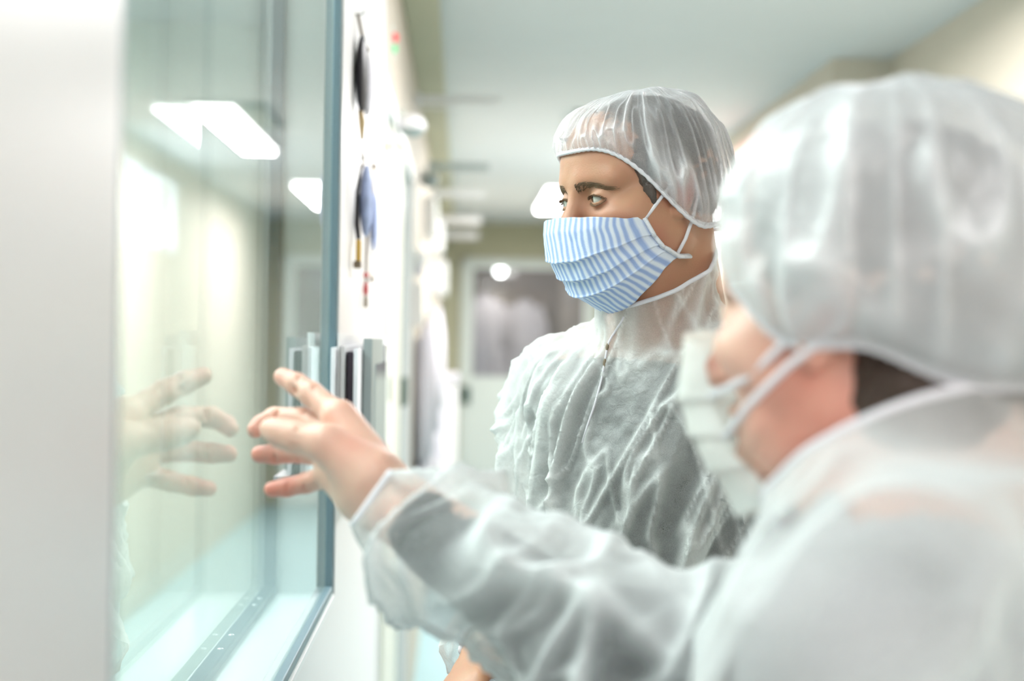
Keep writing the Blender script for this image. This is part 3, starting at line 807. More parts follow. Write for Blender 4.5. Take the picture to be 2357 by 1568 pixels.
def face_pt(H, T_, l, u, lift=0.0):
    a = H.p(0.2, l, u); d = -H.R[:, 0]; h = T_.ray_cast(Vector(a), Vector(d))
    return (np.array(h[0]) if h[0] is not None else H.p(0.08, l, u))-d*lift


def hand(fld, wrist, d, n, side, curl=0.35, k=1.0, spread=0.12):
    """generic relaxed hand: d finger direction, n palm normal, side +1 when the thumb is at d x n"""
    d = unit(d); n = unit(n-d*np.dot(n, d)); t = np.cross(d, n)*side
    W = np.array(wrist, float); pt = lambda a, b, c: W+k*(d*a+t*b+n*c)
    fld.cap(pt(-0.03, 0, 0), pt(0.01, 0, 0), 0.027*k, 0.026*k, 0.01, 'add', n, 0.75)
    for b0, b1 in ((0.012, 0.030), (0.004, 0.010), (-0.006, -0.010), (-0.014, -0.028)): fld.cap(pt(0.01, b0, 0), pt(0.085, b1, 0), 0.016*k, 0.012*k, 0.012, 'add')
    for b, L_, r in ((0.030, (0.040, 0.025, 0.020), 0.0092), (0.010, (0.044, 0.028, 0.021), 0.0095), (-0.010, (0.041, 0.026, 0.020), 0.009), (-0.028, (0.032, 0.020, 0.018), 0.008)):
        q = pt(0.088, b, 0); a = curl*0.6; P_ = [q]
        for j, l in enumerate(L_):
            dd = d*math.cos(a)+n*math.sin(a)+t*b*4*spread; q = q+unit(dd)*l*k; P_.append(q); a += curl*1.3
        fld.chain(P_, [r*1.1*k, r*k, r*0.92*k, r*0.8*k], 0.003)
    fld.chain([pt(0.015, 0.020, 0.006), pt(0.050, 0.045, 0.018), pt(0.080, 0.055, 0.024), pt(0.103, 0.056, 0.030)], [0.017*k, 0.0125*k, 0.0105*k, 0.009*k], 0.006)


def sk(name, V, Fc, m, parent, attrs=None):
    o = link(name, npmesh(name, V, Fc), m, parent, True)
    for a, v in (attrs or {}).items():
        if len(o.data.vertices) == len(v): set_attr(o.data, a, v)
    return o


def bouffant(name, H, rim, top, bulge, m, parent, seed, amp=0.006, nph=360, nv=90, yaw0=0.0, npl=26, sag=None):
    """gathered cap: rim(phi) -> (f, l, u) in head coordinates, closed dome above with pleats running from the elastic to the crown"""
    ph = np.linspace(0, 2*math.pi, nph, endpoint=False); V = []; FO = []
    rm = np.array([rim(a) for a in ph])
    vs = np.linspace(0, 1, nv)
    for v in vs:
        th = v*math.pi/2; c = max(math.cos(th), 0.0)**0.70; s_ = math.sin(th)
        b = np.array([bulge(a) for a in ph])*(math.sin(min(1, v*1.05)*math.pi)**0.8)*(1-0.35*v)+np.array([bulge(a) for a in ph])*0.25*(1-math.exp(-v*40))*c
        f0, l0, u0 = rm[:, 0], rm[:, 1], rm[:, 2]
        tf, tl, tu = top
        rr = np.hypot(f0-tf, l0-tl); dirf, dirl = (f0-tf)/rr, (l0-tl)/rr
        R_ = rr*c+b
        u = u0*(1-s_)+tu*s_
        if sag is not None: u = u-np.array([sag(a) for a in ph])*math.sin(min(1, v*2.2)*math.pi)*(v < 0.4545)
        Q = np.stack([np.cos(ph)*npl/6.28, np.sin(ph)*npl/6.28, np.full(nph, v*1.6)], 1)
        Q2 = np.stack([np.cos(ph)*npl/2.6+3, np.sin(ph)*npl/2.6, np.full(nph, v*2.6)], 1)
        wv = np.stack([np.cos(ph)*2, np.sin(ph)*2, np.full(nph, v*3)], 1)
        tw = 0.25*noise(wv, seed+5)
        Q[:, 0] += tw; Q2[:, 1] += tw*2
        r1 = np.clip(1-np.abs(noise(Q, seed))*1.7, 0, 1)**2.4; r2 = np.clip(1-np.abs(noise(Q2, seed+1))*1.8, 0, 1)**2.2
        env = (0.25+0.75*min(1, v*6))*(1-0.6*v)
        fo = 0.62*r1+0.5*r2*(1-0.7*v)
        cr = noise(np.stack([dirf*R_*45, dirl*R_*45, u*45], 1), seed+9)
        R_ = R_+amp*env*(fo-0.35)+0.0016*cr*min(1, v*5)
        if v < 0.03: R_ = R_+0.0012*np.sin(ph*90)
        V.append(np.stack([tf+dirf*R_, tl+dirl*R_, u+0.003*cr*v], 1)); FO.append(fo*env*1.1+(0.8 if v < 0.02 else 0))
    V = np.concatenate(V); W = H.c+(V*H.k)@H.R.T; FO = np.concatenate(FO)
    i = np.arange(nph); j = (i+1) % nph
    Fc = np.concatenate([np.stack([k*nph+i, k*nph+j, (k+1)*nph+j, (k+1)*nph+i], 1) for k in range(nv-1)])
    W = relax_rows(W, nph, nv)
    o = sk(name, W, Fc, m, parent, {'fold': np.clip(FO, 0, 1)})
    el = [H.c+H.R@(np.array(rim(a))*H.k) for a in np.linspace(0, 2*math.pi, 300, endpoint=False)]
    e = tube('elastic_edge', el, [0.0026*H.k*(1+0.14*math.sin(k*1.7)) for k in range(300)], M['elastic'], o, 8, True)
    return o


def relax_rows(W, nph, nv):
    A = W.reshape(nv, nph, 3).copy(); A[-1] = A[-1].mean(0); return A.reshape(-1, 3)


def rim_ring(rx, ry, cx, ufun):
    def r(a):
        f = cx+rx*math.cos(a); l = ry*math.sin(a); return (f, l, ufun(f, l))
    return r


def eyeball(name, H, q, gaze, parent):
    bm = bmesh.new(); bmesh.ops.create_uvsphere(bm, u_segments=48, v_segments=32, radius=0.0128*H.k)
    me = bpy.data.meshes.new(name); bm.to_mesh(me); bm.free()
    o = link(name, me, M['sclera'], parent, True); me.materials.append(M['iris']); me.materials.append(M['pupil'])
    g = unit(gaze)
    for p_ in me.polygons:
        c = unit(p_.center); p_.material_index = 0
        if c[2] > math.cos(0.16): p_.material_index = 2
        elif c[2] > math.cos(0.46): p_.material_index = 1
    rot = Vector((0, 0, 1)).rotation_difference(Vector(g)).to_matrix().to_4x4()
    c = Vector(H.p(0.0735, q*0.033, 0.005))
    me.transform(Matrix.Translation(c) @ rot)
    return o


def hair_strokes(name, pts_dirs, r, m, parent):
    """short tapering hairs merged in one mesh: [(root, mid, tip)]"""
    V = []; F = []
    for (a, b, c) in pts_dirs:
        v, f = tube_mesh([a, b, c], [r, r*0.8, r*0.15], 4); o = len(V); V += v; F += [tuple(o+i for i in q) for q in f]
    return link(name, npmesh(name, V, F), m, parent, True)


def brow(H, q, parent, rs, T_):
    L_ = []
    for i in range(210):
        t = rs.random()*0.92; w = rs.uniform(-1, 1); l = 0.011+0.041*t; u = 0.0185+0.0040*math.sin(min(1, t*1.15)*3.0)-0.004*t*t+w*0.0052*(1-0.6*t)
        dl = 0.007*(0.5+t)
        a = face_pt(H, T_, q*l, u, -0.0005); b = face_pt(H, T_, q*(l+dl*0.5), u+0.002*(1-2*t), 0.0014); c = face_pt(H, T_, q*(l+dl), u+0.003*(1-2.2*t), 0.0008)
        L_.append((a, b, c))
    return hair_strokes('eyebrow', L_, 0.00042, M['brow'], parent)


def lashes(H, q, parent, rs, T_):
    L_ = []
    for i in range(90):
        t = i/89; l = 0.0215+0.026*t; u = 0.0105-0.0055*(2*t-0.9)**2+rs.uniform(-.0005, .0005)
        a = face_pt(H, T_, q*l, u, -0.0004); F_ = H.R[:, 0]; U_ = H.R[:, 2]; S_ = H.R[:, 1]*q
        b = a+F_*0.0028+S_*0.001*t-U_*0.0014; c = b+F_*0.0020+S_*0.0018*t+U_*0.0006
        L_.append((a, b, c))
    for i in range(40):
        t = i/39; l = 0.024+0.023*t; u = -0.0022+0.0035*(2*t-1)**2
        a = face_pt(H, T_, q*l, u, -0.0004); L_.append((a, a+H.R[:, 0]*0.002-H.R[:, 2]*0.0008, a+H.R[:, 0]*0.003-H.R[:, 2]*0.002))
    return hair_strokes('eyelashes', L_, 0.00032, M['brow'], parent)


def mask_grid(H, rows, nu=90, nv=70, pleats=(0.40, 0.62, 0.80), depth=0.0045, pw=0.6):
    """rows: list of (t, front f, front u, edge f, edge l, edge u)"""
    T = np.linspace(0, 1, nv); rt = np.array([r[0] for r in rows]); Rr = np.array([r[1:] for r in rows])
    Sg = np.linspace(-1, 1, nu); V = []; UV = []
    for t in T:
        ff, fu, ef, el, eu = [np.interp(t, rt, Rr[:, i]) for i in range(5)]
        # pleats: each lower panel tucks behind the panel above
        st = 0.0
        for p_ in pleats:
            x = (t-p_)/0.20
            if 0 <= x < 1: st -= depth*(1-x)
            x2 = (p_-t)/0.03
            if 0 <= x2 < 1: st += depth*0.35*(1-x2)
        for s_ in Sg:
            c = math.cos(s_*math.pi/2); sn = math.sin(s_*math.pi/2)
            w = abs(c)**pw
            f = ef+(ff-ef)*w; l = el*math.copysign(abs(sn)**0.9, s_); w2 = 1-abs(s_)**1.8; u = eu+(fu-eu)*w2
            n = unit([c+0.15, sn*0.9, 0]); k = 0.5+0.5*w2
            V.append(np.array([f, l, u])+n*st*k)
            UV.append((s_*0.5+0.5, t))
    V = np.array(V); V += 0.0011*np.stack([noise(V*70, 31), noise(V*70, 32), noise(V*70, 33)], 1)
    W = H.c+(V*H.k)@H.R.T
    i, j = np.meshgrid(np.arange(nu-1), np.arange(nv-1)); i = i.ravel(); j = j.ravel()
    Fc = np.stack([j*nu+i, (j+1)*nu+i, (j+1)*nu+i+1, j*nu+i+1], 1)
    return W, Fc, np.array(UV)


def set_uv(me, UV):
    uvl = me.uv_layers.new(name='UVMap'); li = np.zeros(len(me.loops), np.int32); me.loops.foreach_get('vertex_index', li)
    uvl.data.foreach_set('uv', UV[li].astype(np.float32).ravel())


rs = random.Random(5)

# ============ person at the back: striped mask, looking through the glass ============
YA = 1.72
RA = frame([-math.cos(math.radians(27)), -math.sin(math.radians(27))], math.radians(11))
KA = 1.0
eyeA = P(1367, 460, 1.672)
HA = Head(eyeA-RA@np.array([0.086, 0.034, 0.004])*KA, RA, KA)
print('HA centre', HA.c)
neckA = np.array([0.265, 1.80, 1.475])
fA = unit([-0.62, -0.78, 0]); rA = np.array([fA[1], -fA[0], 0]); RT = np.stack([fA, -rA, np.array([0, 0, 1.0])], 1)   # forward, left, up
chA = np.array([0.245, 1.80, 1.28])
shR = chA+rA*0.128+np.array([0, 0, 0.150]); shL = chA-rA*0.165+np.array([0, 0, 0.165])
elR = np.array([0.138, 1.87, 1.185]); wrR = P(1120, 1500, 1.62); elL = shL+np.array([0.04, -0.03, -0.28]); wrL = elL+fA*0.20+np.array([0, 0, -0.10])
hipA = np.array([0.25, 1.82, 0.93])


def torso(fld, ch, RT_, hip, neck, sR, sL, g, neckr=0.058, chest=(0.112, 0.165, 0.20), belly=(0.115, 0.155, 0.20), kk=0.05):
    z = np.array([0, 0, 1.0]); f = RT_[:, 0]
    fld.ell(ch+z*0.04, np.array(chest)+g, RT_, kk); fld.ell((ch*0.5+hip*0.5)+f*0.01, np.array(belly)+g, RT_, kk); fld.ell(hip, (0.12+g, 0.165+g, 0.14+g), RT_, kk)
    fld.cap(sR, sL, 0.058+g, 0.058+g, kk); fld.cap(neck-z*0.06, neck+z*0.03, 0.075+g, neckr+g, 0.045)


def legs(fld, hip, RT_, g, foot=True):
    f, l = RT_[:, 0], RT_[:, 1]; z = np.array([0, 0, 1.0])
    for q in (-1, 1):
        a = hip+l*q*0.085-z*0.05; b = hip+l*q*0.095+f*0.01; b = np.array([b[0], b[1], 0.49]); c = np.array([b[0]-f[0]*0.02, b[1]-f[1]*0.02, 0.10])
        fld.cap(a, b, 0.085+g, 0.056+g, 0.02); fld.cap(b, c, 0.056+g, 0.038+g, 0.02)
        if foot: fld.cap(c+np.array([0, 0, -0.06])-f*0.03, c+f*0.14+np.array([0, 0, -0.068]), 0.034, 0.028, 0.02, 'add', [0, 0, 1], 0.9)


def personA():
    T = empty('person', (hipA[0], hipA[1], 0), 'standing person in blue striped mask and sheer gown looking left through the glass', 'person')
    # --- body
    c = HA.c
    xs = axis_pts(-0.10, 0.62, [(c[0]-0.13, c[0]+0.13)], 0.0020, 0.011); ys = axis_pts(1.45, 2.10, [(c[1]-0.115, c[1]+0.115)], 0.0024, 0.011); zs = axis_pts(-0.01, 1.84, [(1.50, 1.83)], 0.0020, 0.012)
    wf = [a for a in (0,)]
    fld = Field(xs, ys, zs)
    torso(fld, chA, RT, hipA, neckA, shR, shL, -0.012, 0.055); legs(fld, hipA, RT, -0.008)
    fld.chain([shR, elR, wrR], [0.045, 0.038, 0.026], 0.03); fld.chain([shL, elL, wrL], [0.045, 0.038, 0.026], 0.03)
    fld.cap(neckA-np.array([0, 0, 0.02]), HA.p(-0.022, 0, -0.045), 0.062, 0.058, 0.03)
    fld.cap(HA.p(-0.045, 0, -0.03), neckA+np.array([0.03, 0.01, 0.0]), 0.045, 0.055, 0.03)
    fld.cap(HA.p(0.02, 0.03, -0.06), neckA+RT[:, 0]*0.045+np.array([0, 0, -0.01]), 0.03, 0.03, 0.03)
    HA.build(fld)
    hand(fld, wrR, unit(wrR-elR)+np.array([-0.1, -0.3, -0.25]), np.array([0.6, 0.1, -0.8]), 1); hand(fld, wrL, unit(wrL-elL), np.array([-0.5, 0.5, -0.4]), -1)
    V, Fc = fld.mesh(); V = relax(V, Fc, 2, 0.4)
    body = sk('body', V, Fc, M['skin'], T, {'flush': HA.flush(V)})
    gz = unit([-0.97, -0.02, -0.10])
    TB = bvh(body)
    for q in (1, -1): eyeball('eye', HA, q, gz, T); brow(HA, q, T, rs, TB); lashes(HA, q, T, rs, TB)
    # --- hair under the cap
    h = Field(np.arange(c[0]-0.14, c[0]+0.14, 0.0025), np.arange(c[1]-0.13, c[1]+0.13, 0.0025), np.arange(c[2]-0.10, c[2]+0.16, 0.0025))
    HA.ell(h, (-0.014, 0, 0.042), (0.101, 0.080, 0.0785)); HA.ell(h, (-0.038, 0, 0.01), (0.070, 0.073, 0.072), 0.01)
    for q in (-1, 1): HA.cap(h, (0.035, q*0.066, 0.04), (0.030, q*0.0730, -0.012), 0.012, 0.0045, 0.006)
    HA.ell(h, (0.105, 0, 0.0), (0.072, 0.085, 0.060), 0.004, 'sub'); HA.ell(h, (0.01, 0, -0.115), (0.2, 0.2, 0.075), 0.004, 'sub')
    for q in (-1, 1): HA.ell(h, (-0.012, q*0.088, -0.012), (0.02, 0.016, 0.030), 0.003, 'sub')
    V, Fc = h.mesh(); q_ = HA.loc(V); N_ = vnormals(V, Fc); V = V+N_*(0.0025*noise(np.stack([q_[:, 0]*60, q_[:, 1]*260, q_[:, 2]*200], 1), 3))[:, None]
    sk('hair', V, Fc, M['hair'], T)
    # --- dark knit shirt and trousers
    fld = Field(axis_pts(-0.05, 0.62, [], 0.01, 0.0085), axis_pts(1.50, 2.10, [], 0.01, 0.0085), axis_pts(0.62, 1.60, [], 0.01, 0.0085))
    torso(fld, chA, RT, hipA, neckA, shR, shL, 0.0, 0.05); fld.chain([shR, elR, elR*0.25+wrR*0.75], [0.050, 0.044, 0.034], 0.02); fld.chain([shL, elL, elL*0.1+wrL*0.9], [0.050, 0.044, 0.034], 0.02)
    V, Fc = fld.mesh(); N_ = vnormals(V, Fc); V = V+N_*(0.004*folds(V, [0.1, 0, 1], 12, 3, 4))[:, None]
    o = sk('shirt', V, Fc, M['shirt'], T); cut_plane(o.data, tuple(neckA+np.array([0, 0, -0.025])), (0.25, 0.25, 1), tuple(neckA), 0.16)
    fld = Field(axis_pts(-0.02, 0.55, [], 0.01, 0.011), axis_pts(1.5, 2.1, [], 0.01, 0.011), axis_pts(0.04, 1.1, [], 0.01, 0.011))
    fld.ell(hipA+np.array([0, 0, 0.02]), (0.128, 0.172, 0.12), RT, 0.03); legs(fld, hipA, RT, 0.012, False)
    V, Fc = fld.mesh(); sk('trousers', V, Fc, M['trousers'], T)
    # --- sheer gown
    GA = Field(axis_pts(-0.12, 0.70, [(0.03, 0.45)], 0.0038, 0.010), axis_pts(1.42, 2.16, [(1.52, 1.95)], 0.0045, 0.010), axis_pts(0.52, 1.66, [(1.18, 1.62)], 0.0038, 0.010))
    g = 0.016
    torso(GA, chA, RT, hipA, neckA, shR, shL, g, 0.052, kk=0.06)
    GA.ell(hipA-np.array([0, 0, 0.15]), (0.17, 0.21, 0.30), RT, 0.06)
    GA.chain([shR, elR+np.array([-0.012, 0, 0.02]), elR*0.12+wrR*0.88, wrR], [0.068, 0.068, 0.054, 0.034], 0.03); GA.chain([shL, elL, wrL], [0.074, 0.066, 0.04], 0.03)
    GA.cap(neckA+RT[:, 0]*0.015-np.array([0, 0, 0.03]), HA.p(-0.012, 0, -0.07), 0.078, 0.076, 0.02)
    V, Fc = GA.mesh(); V = relax(V, Fc, 3); N_ = vnormals(V, Fc)
    dA = unit([-0.36, 0.05, -1.0])
    f1 = folds(V, dA, 19, 2.2, 21, 2.5, 0.6); f2 = folds(V, unit([-0.5, 0.1, -1]), 42, 5, 33, 3.0, 0.6); f3 = folds(V, unit([0.35, 0, -1]), 30, 7, 45, 5.0, 0.9)
    env = 0.35+0.65*sstep(1.52, 1.42, V[:, 2])
    disp = (0.022*f1+0.010*f2+0.006*f3-0.006)*env; disp = disp+0.010*noise(V*9, 77)*env
    disp += 0.0016*noise(V*75, 55)
    V = V+N_*disp[:, None]; V = relax(V, Fc, 1, 0.3)
    o = sk('gown', V, Fc, M['gown'], T, {'fold': np.clip(0.9*f1**2+0.8*f2**1.5+0.5*f3, 0, 1)})
    # neck opening: slanting from under the chin to the nape, then hem and cuffs
    pf = P(1436, 712, 1.70); pb = P(1637, 548, 1.80); ax = unit(pb-pf); side = unit(np.cross(ax, [0, 0, 1.0])); no = unit(np.cross(side, ax)); no = no if no[2] > 0 else -no
    cut_plane(o.data, tuple((pf+pb)/2), tuple(no), tuple((pf+pb)/2+np.array([0, 0, 0.06])), 0.17)
    hem_tape(o, (pf+pb)/2, 0.13, 0.0028, 'collar_tape')
    cut_plane(o.data, (0, 0, 0.60), (0, 0, -1), (0.25, 1.8, 0.55), 0.5)
    wd = unit(wrR-elR); cut_plane(o.data, tuple(wrR-wd*0.005), tuple(wd), tuple(wrR+wd*0.02), 0.09)
    s1 = unit(np.cross(wd, [0, 0, 1.0])); s2 = np.cross(wd, s1)
    tube('cuff', [wrR-wd*0.006+0.033*(math.cos(a)*s1+math.sin(a)*s2)+0.0025*math.sin(a*17)*wd for a in np.linspace(0, 2*math.pi, 90, endpoint=False)], 0.0042, M['elastic'], o, 8, True)
    # front closing: a fine seam running down from the collar, with a small gap
    from mathutils.bvhtree import BVHTree
    me = o.data; GT = BVHTree.FromPolygons([v.co[:] for v in me.vertices], [p.vertices[:] for p in me.polygons])
    def on_gown(px, py, lift):
        d_ = Vector(P(px, py, 1.7)-CAM).normalized(); h_ = GT.ray_cast(Vector(CAM), d_)
        return (np.array(h_[0]) if h_[0] is not None else P(px, py, 1.7))-np.array(d_)*lift
    tube('front_seam', [on_gown(a, b, 0.0006) for a, b in ((1436, 730), (1428, 745), (1418, 760), (1408, 775), (1400, 790), (1396, 810), (1392, 830), (1389, 850), (1384, 875), (1376, 905), (1366, 940), (1352, 980), (1340, 1020))], 0.0013, M['elastic'], o, 6)
    for a, b, n_ in ((1399, 788, 8), (1393, 822, 10)): tube('seam_gap', [on_gown(a-0.12*k*3, b+k*3, 0.0008) for k in range(n_)], [0.0022*math.sin(math.pi*(k+0.4)/n_) for k in range(n_)], M['brown'], o, 6)
    # --- cap
    def uf(f, l): return -0.048+0.112*float(sstep(-0.035, 0.088, f))-0.010*float(sstep(-0.06, -0.10, f))
    rim = rim_ring(0.106, 0.087, -0.014, uf)
    bl = lambda a: 0.002+0.014*(0.5-0.5*math.cos(a))**1.2+0.006*abs(math.sin(a))
    sg = lambda a: 0.020*(0.5-0.5*math.cos(a))**2
    bouffant('bouffant_cap', HA, rim, (-0.030, 0, 0.1275), bl, M['cap'], T, 3, 0.0120, nph=640, nv=130, sag=sg, npl=36)
    # --- mask
    rows = [(0.0, 0.1195, -0.0110, 0.046, 0.074, -0.025), (0.12, 0.1245, -0.028, 0.044, 0.0755, -0.031), (0.40, 0.1245, -0.066, 0.038, 0.077, -0.046), (0.62, 0.112, -0.090, 0.030, 0.078, -0.060), (0.80, 0.102, -0.110, 0.020, 0.078, -0.068), (1.0, 0.066, -0.135, 0.004, 0.072, -0.078)]
    W, Fc, UV = mask_grid(HA, rows)
    mk = sk('face_mask', W, Fc, M['stripes'], T); set_uv(mk.data, UV)
    sol = mk.modifiers.new('thick', 'SOLIDIFY'); sol.thickness = 0.0012
    G = W.reshape(70, 90, 3)
    for s_ in (0, 89): tube('side_binding', [G[k, s_] for k in range(0, 70, 2)]+[G[69, s_]+(G[69, s_]-G[66, s_])*1.5+HA.R@np.array([-0.010, 0, 0.002])], 0.0062, M['binding'], mk, 10, flat=0.45)
    for s_, q in ((89, 1), (0, -1)):
        a = G[2, s_]; b = G[66, s_]
        tube('ear_loop', [a, HA.p(0.030, q*0.077, -0.013), HA.p(0.012, q*0.0785, 0.002), HA.p(-0.008, q*0.081, 0.022), HA.p(-0.028, q*0.081, 0.015), HA.p(-0.030, q*0.081, -0.008), HA.p(-0.018, q*0.080, -0.036), HA.p(-0.006, q*0.077, -0.058), b], 0.0022, M['elastic'], mk, 8)
    return T


# ============ near person: white cap, pointing with the right hand ============
RB = frame([-math.cos(math.radians(41)), math.sin(math.radians(41))], math.radians(2))
HB = Head(P(1992, 735, 0.95), RB, 1.04)
neckB = np.array([0.305, 0.925, 1.425])
fB = unit([-0.80, 0.60, 0]); rB = np.array([fB[1], -fB[0], 0]); RTB = np.stack([fB, -rB, np.array([0, 0, 1.0])], 1)
chB = np.array([0.315, 0.905, 1.20])
sRB = chB+rB*0.155+np.array([0, 0, 0.085]); sLB = chB-rB*0.163+np.array([0, 0, 0.125])
def PH(px, py, d): return P(px, py, d+0.088)
HK = 1.075
wB = PH(878, 1136, 1.132); eB = P(1400, 1530, 1.075); hipB = np.array([0.37, 0.88, 0.88])
eLB = sLB+np.array([0.03, 0.02, -0.28]); wLB = eLB+fB*0.18+np.array([0, 0, -0.14])


def personB():
    T = empty('person', (hipB[0], hipB[1], 0), 'nearer blurred person in white cap and gown pointing a hand at the window', 'person')
    c = HB.c
    xs = axis_pts(-0.215, 0.66, [(-0.195, -0.045), (c[0]-0.15, c[0]+0.15)], [0.0013, 0.0042], 0.012)
    ys = axis_pts(0.60, 1.38, [(c[1]-0.14, c[1]+0.09), (1.185, 1.345)], [0.0042, 0.0015], 0.012)
    zs = axis_pts(-0.01, 1.74, [(1.355, 1.488), (1.488, 1.73)], [0.0014, 0.0042], 0.014)
    fld = Field(xs, ys, zs); print('field B', fld.F.shape)
    torso(fld, chB, RTB, hipB, neckB, sRB, sLB, -0.012, 0.06); legs(fld, hipB, RTB, -0.008)
    fld.chain([sRB, eB], [0.05, 0.040], 0.03); fld.chain([eB, eB*0.35+wB*0.65, wB], [0.040, 0.034, 0.027], 0.01)
    fld.chain([sLB, eLB, wLB], [0.05, 0.040, 0.027], 0.03)
    fld.cap(neckB-np.array([0, 0, 0.02]), HB.p(-0.03, 0, -0.05), 0.070, 0.064, 0.03); fld.cap(neckB+fB*0.04, HB.p(0.02, 0.02, -0.07), 0.045, 0.045, 0.03)
    HB.build(fld)
    hand(fld, wLB, unit(wLB-eLB), np.array([0.5, 0.6, -0.2]), 1)
    # pointing right hand, palm to the camera
    pal = PH(800, 1060, 1.165)
    MC = [PH(782, 962, 1.163), PH(765, 1002, 1.178), PH(760, 1048, 1.185), PH(765, 1092, 1.180)]
    wq = [PH(868, 1090, 1.138), PH(860, 1110, 1.142), PH(850, 1130, 1.142), PH(840, 1150, 1.138)]
    for a, b, r in zip(wq, MC, (0.0165, 0.016, 0.0155, 0.0145)): fld.cap(a, b, 0.0215, r, 0.012)
    fld.cap(PH(925, 1175, 1.122), PH(848, 1120, 1.138), 0.0285, 0.027, 0.012)
    fld.chain([MC[0], PH(718, 908, 1.190), PH(682, 884, 1.205), PH(651, 868, 1.218)], [v*HK for v in (0.0118, 0.0100, 0.0092, 0.0078)], 0.004)
    fld.chain([MC[1], PH(695, 965, 1.205), PH(632, 962, 1.222), PH(601, 978, 1.226), PH(588, 989, 1.222)], [v*HK for v in (0.0112, 0.0098, 0.0090, 0.0080, 0.0072)], 0.003)
    fld.chain([MC[2], PH(690, 1040, 1.212), PH(632, 1045, 1.226), PH(598, 1046, 1.232)], [v*HK for v in (0.0110, 0.0095, 0.0088, 0.0076)], 0.003)
    fld.chain([MC[3], PH(705, 1112, 1.200), PH(660, 1122, 1.208), PH(626, 1127, 1.212)], [v*HK for v in (0.0105, 0.0086, 0.0080, 0.0068)], 0.003)
    # thumb with its ball, folded across the palm towards the camera
    fld.chain([PH(850, 1095, 1.120), PH(752, 1022, 1.128), PH(678, 1006, 1.140), PH(645, 997, 1.146), PH(622, 988, 1.150)], [v*HK for v in (0.0235, 0.0150, 0.0118, 0.0105, 0.0088)], 0.008)
    fld.cap(PH(835, 1120, 1.125), PH(785, 1062, 1.135), 0.020, 0.014, 0.012)
    # joint creases on the palm side
    for a, b in (((722, 905, 1.190), 30), ((684, 886, 1.205), 27), ((697, 966, 1.205), 28), ((634, 962, 1.222), 25), ((692, 1040, 1.212), 27), ((636, 1045, 1.226), 25), ((706, 1112, 1.200), 27), ((662, 1121, 1.208), 24), ((680, 1007, 1.140), 30)):
        q = PH(a[0], a[1], a[2]-0.0098 if a[2] > 1.15 else a[2]-0.0125); fld.cap(q+np.array([0.0015, 0, 0.007]), q+np.array([-0.0015, 0, -0.007]), 0.0011, 0.0011, 0.0022, 'sub')
    # nail beds and finger creases
    for a, b, r in ((PH(668, 890, 1.193), PH(683, 903, 1.19), 0.0022), (PH(635, 965, 1.209), PH(640, 950, 1.212), 0.002), (PH(700, 925, 1.178), PH(712, 938, 1.176), 0.002)): fld.cap(a, b, r, r, 0.003, 'sub')
    V, Fc = fld.mesh(); V = relax(V, Fc, 2, 0.4)
    fl = HB.flush(V)*0.9
    for pt, r, w in ((PH(595, 985, 1.222), 0.03, 0.5), (PH(600, 1046, 1.23), 0.05, 0.65), (PH(640, 1125, 1.21), 0.07, 0.7), (PH(800, 1040, 1.12), 0.03, 0.5), (PH(655, 870, 1.21), 0.02, 0.35)):
        fl = np.maximum(fl, w*(1-sstep(0, r, np.linalg.norm(V-pt, axis=1))))
    q = HB.loc(V); fl = np.maximum(fl, 0.55*(1-sstep(0.02, 0.08, np.linalg.norm(q-np.array([0.0, 0.06, -0.06]), axis=1))))
    body = sk('body', V, Fc, M['skin_b'], T, {'flush': fl})
    TB = bvh(body)
    for q in (1, -1): eyeball('eye', HB, q, unit([-1, 0.35, -0.1]), T); brow(HB, q, T, rs, TB)
    # thumb nail and index nail
    # --- hair
    h = Field(np.arange(c[0]-0.16, c[0]+0.16, 0.004), np.arange(c[1]-0.15, c[1]+0.15, 0.004), np.arange(c[2]-0.13, c[2]+0.16, 0.004))
    HB.ell(h, (-0.014, 0, 0.042), (0.102, 0.081, 0.085)); HB.ell(h, (-0.040, 0, 0.0), (0.070, 0.072, 0.078), 0.01); HB.cap(h, (-0.05, 0.03, -0.05), (-0.05, -0.03, -0.05), 0.047, 0.047, 0.01)
    HB.ell(h, (0.105, 0, 0.0), (0.075, 0.085, 0.062), 0.004, 'sub'); HB.ell(h, (0.07, 0, -0.105), (0.10, 0.2, 0.075), 0.004, 'sub')
    for q in (-1, 1): HB.ell(h, (-0.012, q*0.088, -0.012), (0.02, 0.016, 0.030), 0.003, 'sub')
    V, Fc = h.mesh(); N_ = vnormals(V, Fc); V = V+N_*(0.003*noise(V*140, 3))[:, None]; sk('hair', V, Fc, M['hair_b'], T)
    # --- grey shirt and trousers
    fld = Field(axis_pts(-0.12, 0.70, [], 0.01, 0.009), axis_pts(0.58, 1.38, [], 0.01, 0.009), axis_pts(0.58, 1.50, [], 0.01, 0.009))
    torso(fld, chB, RTB, hipB, neckB, sRB, sLB, 0.0, 0.05); fld.chain([sRB, eB, eB*0.20+wB*0.80], [0.056, 0.050, 0.031], 0.02); fld.chain([sLB, eLB, eLB*0.1+wLB*0.9], [0.058, 0.050, 0.034], 0.03)
    V, Fc = fld.mesh(); N_ = vnormals(V, Fc); V = V+N_*(0.004*folds(V, [1, 0.2, 0.6], 12, 4, 4))[:, None]
    o = sk('shirt', V, Fc, M['shirt_b'], T); o.data.materials.append(M['tunic'])
    for p_ in o.data.polygons: p_.material_index = 1 if (p_.center[0] > 0.21 or p_.center[1] < 0.93) else 0
    cut_plane(o.data, tuple(neckB+np.array([0, 0, -0.030])), (0.3, -0.2, 1), tuple(neckB), 0.11)
    fld = Field(axis_pts(0.1, 0.65, [], 0.01, 0.012), axis_pts(0.6, 1.2, [], 0.01, 0.012), axis_pts(0.04, 1.05, [], 0.01, 0.012))
